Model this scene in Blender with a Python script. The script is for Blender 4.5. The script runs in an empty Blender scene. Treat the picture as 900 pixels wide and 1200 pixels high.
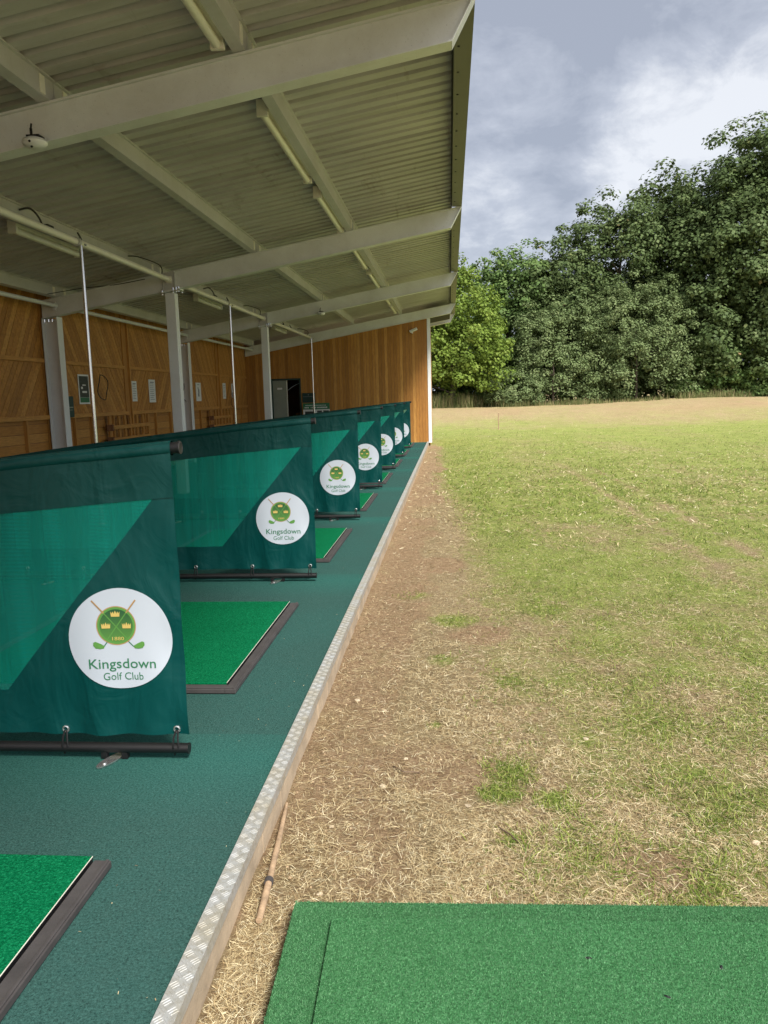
import bpy, bmesh, math, random
import numpy as np
from mathutils import Vector, Matrix, noise as mnoise
R = math.radians
random.seed(7); rng = np.random.default_rng(11)
SC = bpy.context.scene
COL = SC.collection

# ------------------------------------------------------------------ camera
CAMZ = 1.5
cam_d = bpy.data.cameras.new('camera'); cam = bpy.data.objects.new('camera', cam_d); COL.objects.link(cam)
cam_d.sensor_fit = 'VERTICAL'; cam_d.sensor_height = 36; cam_d.sensor_width = 27
cam_d.lens = 926.987 / 1200 * 36
cam_d.clip_start = 0.05; cam_d.clip_end = 2000
_p, _y, _r = 0.1452, 0.0857, -0.0261
F_ = Vector((-math.sin(_y) * math.cos(_p), math.cos(_y) * math.cos(_p), -math.sin(_p)))
R_ = Vector((math.cos(_y), math.sin(_y), 0)); U_ = R_.cross(F_)
R2 = math.cos(_r) * R_ + math.sin(_r) * U_; U2 = -math.sin(_r) * R_ + math.cos(_r) * U_
cam.matrix_world = Matrix(((R2.x, U2.x, -F_.x, 0), (R2.y, U2.y, -F_.y, 0), (R2.z, U2.z, -F_.z, CAMZ), (0, 0, 0, 1)))
SC.camera = cam

# ------------------------------------------------------------------ light
SUN_EL, SUN_AZ = R(48), R(148)          # azimuth clockwise from +Y (the direction one looks along the range)
SKY_STRENGTH, SUN_STRENGTH, SUN_ANGLE, EXPOSURE = 0.05, 2.5, R(16), 1.42
CLOUD_DARK, CLOUD_MID, CLOUD_BRIGHT = (3.15, 3.45, 4.15), (4.3, 4.6, 5.3), (6.9, 7.1, 7.5)
SC.view_settings.view_transform = 'Standard'; SC.view_settings.look = 'None'
SC.view_settings.exposure = EXPOSURE; SC.view_settings.gamma = 1; SC.view_settings.use_curve_mapping = False
sun_d = bpy.data.lights.new('sun', 'SUN'); sun = bpy.data.objects.new('sun', sun_d); COL.objects.link(sun)
sun_d.energy = SUN_STRENGTH; sun_d.angle = SUN_ANGLE; sun_d.color = (1.0, 0.95, 0.87)
sdir = Vector((math.sin(SUN_AZ) * math.cos(SUN_EL), math.cos(SUN_AZ) * math.cos(SUN_EL), math.sin(SUN_EL)))
sun.rotation_euler = sdir.to_track_quat('Z', 'Y').to_euler(); sun.location = (20, -20, 40)

W = bpy.data.worlds.new('World'); SC.world = W; W.use_nodes = True
nt = W.node_tree; N = nt.nodes; L = nt.links; N.clear()
wo = N.new('ShaderNodeOutputWorld'); bg = N.new('ShaderNodeBackground'); L.new(bg.outputs[0], wo.inputs[0])
bg.inputs[1].default_value = SKY_STRENGTH
sky = N.new('ShaderNodeTexSky'); sky.sky_type = 'NISHITA'; sky.sun_disc = False
sky.sun_elevation = SUN_EL; sky.sun_rotation = SUN_AZ
tc = N.new('ShaderNodeTexCoord'); sep = N.new('ShaderNodeSeparateXYZ'); L.new(tc.outputs['Generated'], sep.inputs[0])
def wmath(op, a, b=None, clamp=False):
    n = N.new('ShaderNodeMath'); n.operation = op; n.use_clamp = clamp
    for i, v in enumerate((a, b)):
        if v is None: continue
        if isinstance(v, (int, float)): n.inputs[i].default_value = v
        else: L.new(v, n.inputs[i])
    return n.outputs[0]
zc = wmath('ADD', wmath('MAXIMUM', sep.outputs[2], 0.0), 0.16)
cx = wmath('DIVIDE', sep.outputs[0], zc); cy = wmath('DIVIDE', sep.outputs[1], zc)
comb = N.new('ShaderNodeCombineXYZ'); L.new(cx, comb.inputs[0]); L.new(cy, comb.inputs[1])
def wnoise(scale, detail, loc, rough=0.55, dist=0.0):
    m = N.new('ShaderNodeMapping'); m.inputs['Location'].default_value = loc; L.new(comb.outputs[0], m.inputs[0])
    n = N.new('ShaderNodeTexNoise'); n.inputs['Scale'].default_value = scale; n.inputs['Detail'].default_value = detail
    n.inputs['Roughness'].default_value = rough; n.inputs['Distortion'].default_value = dist
    L.new(m.outputs[0], n.inputs['Vector']); return n.outputs[0]
n1 = wnoise(0.9, 8, (3.1, 0.4, 0), 0.56, 0.25); n2 = wnoise(3.2, 10, (7.3, 2.2, 0), 0.60, 0.5)
def spot(d, a0, a1):
    v = N.new('ShaderNodeVectorMath'); v.operation = 'DOT_PRODUCT'; L.new(tc.outputs['Generated'], v.inputs[0])
    v.inputs[1].default_value = Vector(d).normalized()
    m = N.new('ShaderNodeMapRange'); m.interpolation_type = 'SMOOTHSTEP'
    m.inputs[1].default_value = math.cos(R(a1)); m.inputs[2].default_value = math.cos(R(a0)); L.new(v.outputs['Value'], m.inputs[0])
    return m.outputs[0]
val = wmath('ADD', wmath('MULTIPLY', wmath('SUBTRACT', n1, 0.5), 2.0), wmath('MULTIPLY', wmath('SUBTRACT', n2, 0.5), .7))
val = wmath('ADD', val, 0.36)
for d, a0, a1, w_ in (((.26, .917, .300), 1, 7, .36), ((.20, .945, .262), 0, 4.5, .24), ((.13, .965, .225), 0, 6, .22), ((.046, .984, .172), 0, 6, .22), ((.30, .91, .27), 0, 4, .2),
                      ((.09, .94, .315), 1, 9, -.30), ((.345, .91, .236), 0, 4.5, -.3), ((.22, .88, .41), 1, 8, -.25)):
    val = wmath('ADD', val, wmath('MULTIPLY', spot(d, a0, a1), w_))
v3 = N.new('ShaderNodeTexNoise'); v3.inputs['Scale'].default_value = 11; v3.inputs['Detail'].default_value = 9; v3.inputs['Roughness'].default_value = .62; v3.inputs['Distortion'].default_value = .35
mp3 = N.new('ShaderNodeMapping'); mp3.inputs['Scale'].default_value = (1, 1, 1.5); L.new(tc.outputs['Generated'], mp3.inputs[0]); L.new(mp3.outputs[0], v3.inputs['Vector'])
val = wmath('ADD', val, wmath('MULTIPLY', wmath('SUBTRACT', v3.outputs[0], .5), 1.9))
rp = N.new('ShaderNodeValToRGB'); L.new(val, rp.inputs[0])
cr = rp.color_ramp; cr.elements[0].position = 0.08; cr.elements[0].color = (*[c / 10 for c in CLOUD_DARK], 1)
cr.elements[1].position = 0.98; cr.elements[1].color = (*[c / 10 for c in CLOUD_BRIGHT], 1)
e = cr.elements.new(0.50); e.color = (*[c / 10 for c in CLOUD_MID], 1)
sc10 = N.new('ShaderNodeVectorMath'); sc10.operation = 'SCALE'; sc10.inputs['Scale'].default_value = 10; L.new(rp.outputs[0], sc10.inputs[0])
mx = N.new('ShaderNodeMix'); mx.data_type = 'RGBA'; mx.inputs[0].default_value = 0.88
L.new(sky.outputs[0], mx.inputs[6]); L.new(sc10.outputs[0], mx.inputs[7]); # glow round the sun, added out of view to light ground and shelter
gl = spot(sdir, 5, 62); gls = N.new('ShaderNodeMix'); gls.data_type = 'RGBA'; gls.blend_type = 'ADD'; gls.inputs[0].default_value = 1
gsc = N.new('ShaderNodeVectorMath'); gsc.operation = 'SCALE'; gsc.inputs[0].default_value = (9.0, 8.8, 8.6); L.new(gl, gsc.inputs['Scale'])
L.new(mx.outputs[2], gls.inputs[6]); L.new(gsc.outputs[0], gls.inputs[7]); L.new(gls.outputs[2], bg.inputs[0])

# ------------------------------------------------------------------ materials
class Mt:
    """small node helper"""
    def __init__(s, name, base=(.5, .5, .5), rough=.6, metal=0., spec=.5):
        s.m = bpy.data.materials.new(name); s.m.use_nodes = True; s.t = s.m.node_tree; s.n = s.t.nodes; s.l = s.t.links
        s.b = s.n['Principled BSDF']; s.b.inputs['Base Color'].default_value = (*base, 1)
        s.b.inputs['Roughness'].default_value = rough; s.b.inputs['Metallic'].default_value = metal
        s.b.inputs['Specular IOR Level'].default_value = spec
    def coord(s, kind='Object', scale=(1, 1, 1), rot=(0, 0, 0)):
        c = s.n.new('ShaderNodeTexCoord'); m = s.n.new('ShaderNodeMapping'); m.inputs['Scale'].default_value = scale
        m.inputs['Rotation'].default_value = rot
        s.l.new(c.outputs[kind], m.inputs[0]); return m.outputs[0]
    def geo(s, scale=(1, 1, 1)):
        c = s.n.new('ShaderNodeNewGeometry'); m = s.n.new('ShaderNodeMapping'); m.inputs['Scale'].default_value = scale
        s.l.new(c.outputs['Position'], m.inputs[0]); return m.outputs[0]
    def noise(s, vec, scale, detail=4, rough=.55, dist=0.):
        n = s.n.new('ShaderNodeTexNoise'); n.inputs['Scale'].default_value = scale; n.inputs['Detail'].default_value = detail
        n.inputs['Roughness'].default_value = rough; n.inputs['Distortion'].default_value = dist; s.l.new(vec, n.inputs['Vector']); return n.outputs[0]
    def ramp(s, f, stops):
        r = s.n.new('ShaderNodeValToRGB'); s.l.new(f, r.inputs[0]); e = r.color_ramp.elements
        e[0].position, e[0].color = stops[0][0], (*stops[0][1], 1); e[1].position, e[1].color = stops[-1][0], (*stops[-1][1], 1)
        for p, c in stops[1:-1]: q = e.new(p); q.color = (*c, 1)
        return r.outputs[0]
    def rng(s, f, a, b, c=0., d=1.):
        m = s.n.new('ShaderNodeMapRange'); s.l.new(f, m.inputs[0])
        for i, v in enumerate((a, b, c, d)): m.inputs[i + 1].default_value = v
        return m.outputs[0]
    def mix(s, f, a, b, mode='MIX'):
        m = s.n.new('ShaderNodeMix'); m.data_type = 'RGBA'; m.blend_type = mode
        for i, v in ((0, f), (6, a), (7, b)):
            if isinstance(v, (int, float)): m.inputs[i].default_value = v
            elif isinstance(v, tuple): m.inputs[i].default_value = (*v, 1)
            else: s.l.new(v, m.inputs[i])
        return m.outputs[2]
    def math(s, op, a, b=0.):
        m = s.n.new('ShaderNodeMath'); m.operation = op
        for i, v in enumerate((a, b)):
            if isinstance(v, (int, float)): m.inputs[i].default_value = v
            else: s.l.new(v, m.inputs[i])
        return m.outputs[0]
    def attr(s, name):
        a = s.n.new('ShaderNodeAttribute'); a.attribute_name = name; return a.outputs['Fac']
    def color(s, c): s.l.new(c, s.b.inputs['Base Color']); return s
    def rough(s, c): s.l.new(c, s.b.inputs['Roughness']); return s
    def bump(s, h, strength=.3, dist=.01):
        b = s.n.new('ShaderNodeBump'); b.inputs['Strength'].default_value = strength; b.inputs['Distance'].default_value = dist
        s.l.new(h, b.inputs['Height']); s.l.new(b.outputs[0], s.b.inputs['Normal']); return s
    def translucent(s, col, fac):
        t = s.n.new('ShaderNodeBsdfTranslucent')
        if isinstance(col, tuple): t.inputs[0].default_value = (*col, 1)
        else: s.l.new(col, t.inputs[0])
        m = s.n.new('ShaderNodeMixShader'); m.inputs[0].default_value = fac
        s.l.new(s.b.outputs[0], m.inputs[1]); s.l.new(t.outputs[0], m.inputs[2]); s.l.new(m.outputs[0], s.n['Material Output'].inputs[0]); return s

def simple(name, base, rough=.6, metal=0., var=.15, scale=6, bump=0.):
    m = Mt(name, base, rough, metal); v = m.geo()
    f = m.noise(v, scale, 6, .65)
    m.color(m.ramp(f, [(.25, tuple(c * (1 - var) for c in base)), (.75, tuple(min(1, c * (1 + var)) for c in base))]))
    if bump: m.bump(m.noise(v, scale * 12, 3), bump, .004)
    return m.m
M = {}
# wood boards (per-board tint attribute)
def wood(name, stretch):
    m = Mt(name, rough=.62); v = m.geo(stretch); g = m.noise(v, 7, 8, .65, .3); tnt = m.attr('tint')
    a = m.ramp(tnt, [(0, (.38, .165, .030)), (.5, (.50, .225, .042)), (1, (.60, .30, .070))])
    b = m.ramp(g, [(.3, (.62, .58, .55)), (.6, (1, 1, 1)), (.8, (1.15, 1.12, 1.05))])
    c = m.mix(1., a, b, 'MULTIPLY')
    big = m.noise(m.geo((.6, .6, .35)), 1.3, 4)
    c = m.mix(m.rng(big, .4, .75, 0, .35), c, (.27, .13, .038)); m.color(c); m.bump(g, .25, .004); return m.m
M['wood_v'] = wood('cedar_vertical', (9, 9, .7)); M['wood_d'] = wood('cedar_diagonal', (3, 3, 3)); M['wood_h'] = wood('cedar_horizontal', (8, .8, 9))
M['steel'] = None
def painted(name, base, dirt=(.30, .27, .20), amount=.5, rough=.5, speck=True):
    m = Mt(name, base, rough); v = m.geo(); a = m.noise(v, 1.6, 7, .7, .3); b = m.noise(v, 38, 4, .7); s2 = m.noise(v, 90, 2, .6)
    c = m.mix(m.rng(a, .42, .78, 0, amount), base, dirt)
    c = m.mix(m.rng(b, .60, .80, 0, .45), c, tuple(x * .8 for x in dirt))
    if speck: c = m.mix(m.rng(s2, .70, .76, 0, .5), c, (.07, .05, .035))
    m.color(c); m.bump(b, .12, .003); return m.m
M['beam'] = painted('cream_painted_steel', (.72, .735, .72), (.40, .38, .32), .45)
M['purlin'] = painted('galvanised_purlin', (.50, .49, .49), (.28, .26, .20), .5, .45)
M['post'] = painted('white_painted_post', (.72, .73, .74), (.45, .43, .38), .3, .45)
M['conduit'] = painted('cream_tube', (.78, .75, .66), (.42, .38, .28), .35, .4, False)
M['batten'] = painted('light_batten', (.80, .78, .68), (.42, .37, .25), .4, .4, False)
M['white'] = simple('white_plastic', (.74, .74, .72), .4, var=.05)
M['chrome'] = simple('polished_steel_tube', (.72, .72, .72), .22, .9, .06)
M['black'] = simple('black_plastic', (.006, .006, .007), .5, var=.2)
M['rubber'] = simple('grey_rubber', (.048, .043, .043), .75, var=.3, scale=9, bump=.2)
M['cable'] = simple('black_cable', (.012, .012, .012), .5)
# corrugated sheet
m = Mt('roof_sheet', rough=.5); v = m.geo((1, 1, 1)); a = m.noise(v, .7, 6, .65, .4); st = m.noise(m.geo((.5, 6, .5)), 1.2, 5, .7)
c = m.ramp(a, [(.3, (.40, .385, .385)), (.55, (.50, .485, .48)), (.8, (.58, .56, .55))])
c = m.mix(m.rng(st, .45, .75, 0, .5), c, (.24, .21, .15)); c = m.mix(m.rng(m.noise(v, 45, 3, .7), .6, .8, 0, .35), c, (.21, .19, .14)); c = m.mix(m.rng(m.noise(m.geo((3, .4, 3)), 1.1, 6, .75, .8), .60, .74, 0, .6), c, (.17, .12, .07))
m.color(c); M['sheet'] = m.m
M['fascia'] = painted('olive_flashing', (.15, .145, .105), (.11, .10, .07), .5, .5, False)
M['darkgap'] = simple('gap_black', (.02, .02, .018), .9)  # near-black that paints in the shade of gaps
# carpet
m = Mt('teal_carpet', rough=1., spec=.0); v = m.geo()
lo = m.noise(v, .8, 5, .6, .4); fine = m.noise(v, 160, 3, .75); mid = m.noise(v, 22, 5, .7)
sy = m.n.new('ShaderNodeSeparateXYZ'); m.l.new(v, sy.inputs[0])
c = m.ramp(lo, [(.3, (.022, .042, .038)), (.5, (.018, .055, .049)), (.72, (.013, .083, .071))])
c = m.mix(m.rng(mid, .35, .7, 0, .5), c, (.052, .086, .075))
# worn strips between bays: greener by the dividers (pile less walked on), greyer beside the mats
yy = m.math('SUBTRACT', sy.outputs[1], 0.10); per = m.math('ABSOLUTE', m.math('SUBTRACT', m.math('FRACT', m.math('DIVIDE', yy, 3.2401)), .93 - .0))
grn = m.rng(m.math('ADD', per, m.math('MULTIPLY', lo, .12)), .22, .04, 0, .8); c = m.mix(grn, c, (.010, .150, .120))
seam = m.math('ABSOLUTE', m.math('SUBTRACT', m.math('FRACT', m.math('DIVIDE', m.math('SUBTRACT', sy.outputs[1], 2.97), 3.2401)), .5))
c = m.mix(m.rng(seam, .4990, .4998, 0, .6), c, (.03, .17, .14))
c = m.mix(m.rng(m.noise(v, 120, 5, .95, .5), .38, .62, 0, 1), m.mix(.72, c, (.004, .014, .013)), m.mix(.6, c, (.065, .17, .15)))
c = m.mix(m.rng(fine, .4, .75, 0, .3), c, (.06, .145, .125), 'MIX')
c = m.mix(m.rng(m.noise(v, 420, 2, .6), .62, .8, 0, .5), c, (.22, .32, .29))
m.color(c); m.bump(fine, .6, .006); M['carpet'] = m.m
def turf(name, dark, mid_, light, patchy=.4):
    m = Mt(name, rough=.9, spec=.05); v = m.geo(); f = m.noise(v, 130, 4, .85); g = m.noise(v, 3.2, 5, .6); h = m.noise(v, 110, 3, .7)
    c = m.ramp(f, [(.33, dark), (.5, mid_), (.68, light)])
    c = m.mix(m.rng(g, .35, .7, 0, patchy), c, tuple(x * .78 for x in mid_))
    c = m.mix(m.rng(h, .58, .72, 0, .35), c, light)
    m.color(c); m.bump(h, .9, .008); return m.m
M['turf'] = turf('bright_green_turf', (.0, .050, .018), (.0, .115, .042), (.015, .26, .11), .25)
M['turf2'] = turf('faded_green_turf', (.020, .085, .030), (.042, .150, .055), (.11, .28, .13), .45)
# vinyl and netting of the dividers
def vinyl(name, base, rough):
    m = Mt(name, base, rough, spec=.32); v = m.coord('Object'); a = m.noise(v, 3.0, 5, .6, .6); w = m.noise(m.coord('Object', (3.0, 1, 1.0)), 1.8, 2, .5, 1.5)
    dd = m.noise(m.coord('Object', (1, 1, 1), (0, R(35), 0)), 5.5, 3, .5, 1.5)
    m.color(m.mix(m.rng(a, .35, .7, 0, .5), base, tuple(x * 1.22 for x in base)))
    m.rough(m.rng(a, .3, .7, rough - .06, rough + .1))
    m.bump(m.math('ADD', w, m.math('MULTIPLY', dd, .6)), .4, .03); return m.m
M['vinyl'] = vinyl('dark_green_vinyl', (.001, .049, .047), .36)
M['band'] = vinyl('dark_green_vinyl_band', (.001, .043, .040), .45)
m = Mt('green_netting', (.0, .15, .115), .55); v = m.coord('Object', (1, 1, 1)); cw = m.noise(m.coord('Object', (5, 1, .3)), 2.5, 4, .6)
cc = m.ramp(cw, [(.3, (.0, .28, .215)), (.7, (.004, .39, .31))]); m.color(cc)
wv = m.n.new('ShaderNodeTexWave'); wv.bands_direction = 'Z'; wv.inputs['Scale'].default_value = 55; wv.inputs['Distortion'].default_value = .3; m.l.new(v, wv.inputs[0])
m.bump(m.noise(m.coord('Object', (4, 1, .5)), 3, 3), .4, .01)
tr = m.n.new('ShaderNodeBsdfTransparent'); tr.inputs[0].default_value = (.72, 1, .92, 1); tl = m.n.new('ShaderNodeBsdfTranslucent'); m.l.new(cc, tl.inputs[0])
m1 = m.n.new('ShaderNodeMixShader'); m1.inputs[0].default_value = .35; m.l.new(m.b.outputs[0], m1.inputs[1]); m.l.new(tl.outputs[0], m1.inputs[2])
m2 = m.n.new('ShaderNodeMixShader'); m.l.new(m.rng(wv.outputs['Fac'], 0, 1, .42, .52), m2.inputs[0]); m.l.new(m1.outputs[0], m2.inputs[1]); m.l.new(tr.outputs[0], m2.inputs[2])
m.l.new(m2.outputs[0], m.n['Material Output'].inputs[0]); M['net'] = m.m
M['logo_white'] = simple('white_print', (.50, .545, .62), .45, var=.03, scale=3)
M['ink'] = simple('green_ink', (.035, .17, .085), .5, var=.08)
M['light_green'] = simple('light_green_ink', (.10, .27, .055), .5, var=.08)
M['brown_ink'] = simple('brown_ink', (.40, .24, .10), .5, var=.08)
M['gold'] = simple('gold_ink', (.62, .45, .13), .5, var=.08)
m = Mt('emblem_green', rough=.5); sp = m.n.new('ShaderNodeSeparateXYZ'); m.l.new(m.coord('Object'), sp.inputs[0])
m.color(m.ramp(m.rng(sp.outputs[2], .50, .66), [(0, (.10, .26, .05)), (1, (.014, .075, .03))])); M['emblem'] = m.m
# kerb
m = Mt('aluminium_tread', (.50, .51, .50), .42, .35); v = m.geo(); a = m.noise(v, 6, 6, .7, .4); b = m.noise(v, 50, 4, .7)
c = m.mix(m.rng(a, .4, .7, 0, .75), (.44, .45, .45), (.38, .33, .22)); c = m.mix(m.rng(b, .45, .7, 0, .6), c, (.24, .22, .16)); m.color(c); m.bump(b, .2, .002); M['tread'] = m.m
M['timber'] = simple('weathered_timber', (.38, .30, .21), .85, var=.35, scale=5, bump=.5)
M['rust'] = simple('rusty_pipe', (.34, .235, .145), .9, var=.5, scale=26, bump=.4)
M['stone'] = simple('pale_stone', (.44, .36, .25), .9, var=.3, scale=20, bump=.4)
M['clod'] = simple('soil_crumbs', (.42, .30, .185), .95, var=.6, scale=40)
M['twig'] = simple('dry_twig', (.13, .09, .06), .9, var=.3)
M['bark'] = simple('bark', (.085, .068, .05), .9, var=.4, scale=4, bump=.5)
M['paper'] = simple('paper', (.70, .70, .68), .7, var=.04); M['print'] = simple('grey_print', (.20, .20, .22), .7, var=.1)
M['photo_dark'] = simple('dark_poster', (.03, .04, .035), .5, var=.8, scale=30); M['poster_green'] = simple('green_poster', (.03, .16, .07), .5)
M['boxgreen'] = simple('dark_green_box', (.012, .045, .038), .5); M['doorgrey'] = painted('grey_green_door', (.26, .29, .24), (.10, .10, .08), .4)
M['interior'] = simple('dim_brown_interior', (.22, .10, .045), .8, var=.4, scale=1.5)

def smooth(a, b, x): t = np.clip((x - a) / (b - a), 0, 1); return t * t * (3 - 2 * t)
def vnoise(x, y, seed=0):
    xi = np.floor(x).astype(np.int64); yi = np.floor(y).astype(np.int64); fx = x - xi; fy = y - yi
    fx = fx * fx * (3 - 2 * fx); fy = fy * fy * (3 - 2 * fy)
    def h(a, b):
        n = (a * 374761393 + b * 668265263 + seed * 1274126177) & 0xffffffff
        n = ((n ^ (n >> 13)) * 1274126177) & 0xffffffff
        return ((n ^ (n >> 16)) & 0xffff) / 65535.
    return (h(xi, yi) * (1 - fx) + h(xi + 1, yi) * fx) * (1 - fy) + (h(xi, yi + 1) * (1 - fx) + h(xi + 1, yi + 1) * fx) * fy
def fbm(x, y, seed=0, o=4):
    s = 0; a = 1; t = 0
    for k in range(o): s = s + a * vnoise(x * 2 ** k, y * 2 ** k, seed + k * 17); t += a; a *= .5
    return s / t

# ------------------------------------------------------------------ mesh helpers
class MB:
    def __init__(s): s.v = []; s.f = []; s.t = []; s.cur = 0.5
    def add(s, vs, fs):
        o = len(s.v); s.v += [tuple(p) for p in vs]; s.f += [tuple(i + o for i in f) for f in fs]; s.t += [s.cur] * len(vs); return s
    def box(s, x0, x1, y0, y1, z0, z1, sh=None):
        """sh: function (x,y,z)->(x,y,z)"""
        v = [(x, y, z) for z in (z0, z1) for y in (y0, y1) for x in (x0, x1)]
        if sh: v = [sh(*p) for p in v]
        return s.add(v, [(0, 2, 3, 1), (4, 5, 7, 6), (0, 1, 5, 4), (2, 6, 7, 3), (0, 4, 6, 2), (1, 3, 7, 5)])
    def prism(s, poly, off):
        """poly list of 3D points, extruded by vector off"""
        n = len(poly); o = Vector(off); v = [Vector(p) for p in poly] + [Vector(p) + o for p in poly]
        return s.add(v, [tuple(range(n - 1, -1, -1)), tuple(range(n, 2 * n))] + [(i, (i + 1) % n, n + (i + 1) % n, n + i) for i in range(n)])
    def tube(s, pts, r, n=10, caps=True):
        pts = [Vector(p) for p in pts]; rs = r if isinstance(r, (list, tuple)) else [r] * len(pts)
        vs = []; prev = None
        for i, p in enumerate(pts):
            d = (pts[min(i + 1, len(pts) - 1)] - pts[max(i - 1, 0)]).normalized()
            if prev is None: a = d.orthogonal().normalized()
            else: a = (prev - d * prev.dot(d)); a = a.normalized() if a.length > 1e-6 else d.orthogonal().normalized()
            prev = a; b = d.cross(a)
            for k in range(n):
                q = 2 * math.pi * k / n; vs.append(p + (a * math.cos(q) + b * math.sin(q)) * rs[i])
        fs = [(i * n + k, i * n + (k + 1) % n, (i + 1) * n + (k + 1) % n, (i + 1) * n + k) for i in range(len(pts) - 1) for k in range(n)]
        if caps: fs += [tuple(range(n - 1, -1, -1)), tuple((len(pts) - 1) * n + k for k in range(n))]
        return s.add(vs, fs)
    def build(s, name, mat, parent=None, smoothed=False, bevel=0, loc=None):
        me = bpy.data.meshes.new(name); me.from_pydata(s.v, [], s.f); me.materials.append(mat if not isinstance(mat, str) else M[mat])
        at = me.attributes.new('tint', 'FLOAT', 'POINT'); at.data.foreach_set('value', s.t)
        bm = bmesh.new(); bm.from_mesh(me); bmesh.ops.recalc_face_normals(bm, faces=bm.faces); bm.to_mesh(me); bm.free()
        if smoothed:
            for p in me.polygons: p.use_smooth = True
            me.set_sharp_from_angle(angle=R(40))
        o = bpy.data.objects.new(name, me); COL.objects.link(o)
        if parent: o.parent = parent
        if loc: o.location = loc
        if bevel:
            b = o.modifiers.new('bevel', 'BEVEL'); b.width = bevel; b.segments = 2; b.limit_method = 'ANGLE'
        return o
def npmesh(name, V, Fq, mat, parent=None, tint=None, extra=None, smoothed=False):
    me = bpy.data.meshes.new(name); nv = len(V); nf, k = Fq.shape
    me.vertices.add(nv); me.vertices.foreach_set('co', np.asarray(V, np.float32).ravel())
    me.loops.add(nf * k); me.loops.foreach_set('vertex_index', np.asarray(Fq, np.int32).ravel())
    me.polygons.add(nf); me.polygons.foreach_set('loop_start', np.arange(0, nf * k, k, dtype=np.int32))
    me.update(calc_edges=True)
    for nm, a in ([('tint', tint)] if tint is not None else []) + list((extra or {}).items()):
        at = me.attributes.new(nm, 'FLOAT', 'POINT'); at.data.foreach_set('value', np.asarray(a, np.float32))
    if smoothed: me.polygons.foreach_set('use_smooth', np.ones(nf, bool))
    me.materials.append(M[mat] if isinstance(mat, str) else mat)
    o = bpy.data.objects.new(name, me); COL.objects.link(o)
    if parent: o.parent = parent
    return o
def tag(o, label=None, cat=None, group=None, kind=None):
    if label: o['label'] = label
    if cat: o['category'] = cat
    if group: o['group'] = group
    if kind: o['kind'] = kind
    return o
def empty(name, loc=(0, 0, 0), rz=0.):
    o = bpy.data.objects.new(name, None); COL.objects.link(o); o.location = loc; o.rotation_euler = (0, 0, rz); o.empty_display_size = .2; return o
def copy_tree(o, parent=None):
    c = o.copy(); COL.objects.link(c)
    if parent: c.parent = parent
    for ch in list(o.children): copy_tree(ch, c)
    return c

# ------------------------------------------------------------------ the ground
GZ = -0.12
def gh(x, y, micro=True):
    m = smooth(35, 52, y + .25 * (x - 6) * 0) * (.74 + .26 * np.exp(-((x - 17) / 7.) ** 2) + .05 * (vnoise(x * .2, y * .1, 5) - .5))
    z = GZ + m
    z = z + .12 * smooth(3, 20, y) * (fbm(x * .12 + 7, y * .12, 3, 3) - .5) * smooth(.5, 4, x)
    if micro:
        z = z + .022 * (fbm(x * 7, y * 7, 9, 3) - .5) + .05 * (fbm(x * 1.3, y * 1.3, 21, 2) - .5) * smooth(-.5, .6, x)
    return z
def soilness(x, y):
    n = fbm(x * 2.2, y * 1.3, 31, 4); w = .55 + .35 * (fbm(x * .1, y * .5, 33, 2) - .3)
    s = smooth(w, w * .25, (x + .68) + (n - .5) * .75) * smooth(30, 22, y)
    s = s * (0.45 + .55 * smooth(1.9, 3.4, y))
    for px, py, r in ((.68, 2.56, .2), (-.1, 3.3, .35), (1.5, 3.1, .25), (.1, 5.2, .3), (-.2, 7.5, .5)):
        s = np.maximum(s, smooth(1.2, .25, np.hypot(x - px, (y - py)) / r + (n - .5) * 1.3))
    s = np.maximum(s, (.10 + .55 * fbm(x * .3, y * .35, 35, 4)) * smooth(33, 44, y) * smooth(60, 54, y))
    return np.clip(s, 0, 1)
def greenness(x, y):
    n = fbm(x * .8, y * .55, 41, 5); n2 = fbm(x * 3.1, y * 2.4, 47, 3)
    base = .04 + smooth(-3.5, 11, y + .8 * np.clip(x, -1, 4)) * .90 + .02
    g = base + (n - .5) * 1.5 * (1 - .6 * smooth(8, 18, y)) + (n2 - .5) * .9 * (1 - .6 * smooth(8, 18, y))
    g = g * smooth(-.15, .9 , x + .10 * np.clip(y - 4, 0, 4) * .3 + .55 * smooth(8, 18, y) + 3 * smooth(24, 30, y))
    g = g * (.30 + .70 * smooth(46, 33, y + 10 * (fbm(x * .22, y * .2, 51, 4) - .5)))
    stripe = np.sin(x * 2.1 + .8 * np.sin(y * .11)) * .5 + fbm(x * 1.6, y * .10, 91, 3) * 1.4 - .7
    g = g + .30 * stripe * smooth(5, 10, y) * smooth(36, 28, y)
    for tx in (2.22, 2.74): g = g - .45 * np.exp(-((x - tx - .25 * np.sin(y * .12)) / .09) ** 2) * smooth(5.5, 8, y) * smooth(22, 14, y) * (.4 + n)
    for px, py, r in ((.21, 3.25, .14), (.17, 3.05, .11), (-.06, 4.69, .16), (.31, 4.33, .12), (.42, 3.0, .10), (-.33, 6.3, .18), (.22, 2.7, .09), (-.1, 3.72, .05), (.95, 3.3, .2), (1.3, 2.7, .15), (.62, 3.6, .14), (.0, 5.6, .2)):
        g = np.maximum(g, smooth(1.15, .2, np.hypot(x - px, y - py) / r + (n2 - .5) * 1.1))
    return np.clip(g, 0, 1)
def axis(a, b, near0, near1, fine, grow):
    v = list(np.arange(near0, near1, fine)); s = fine
    while v[-1] < b: s *= grow; v.append(v[-1] + s)
    s = fine; lo = [near0]
    while lo[-1] > a: s *= grow * 1.03; lo.append(lo[-1] - s)
    return np.array(sorted(set(lo[1:] + v)))
gx = axis(-500, 600, -.8, 3.2, .03, 1.035); gy = axis(-400, 900, 1.5, 7.5, .035, 1.022)
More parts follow.
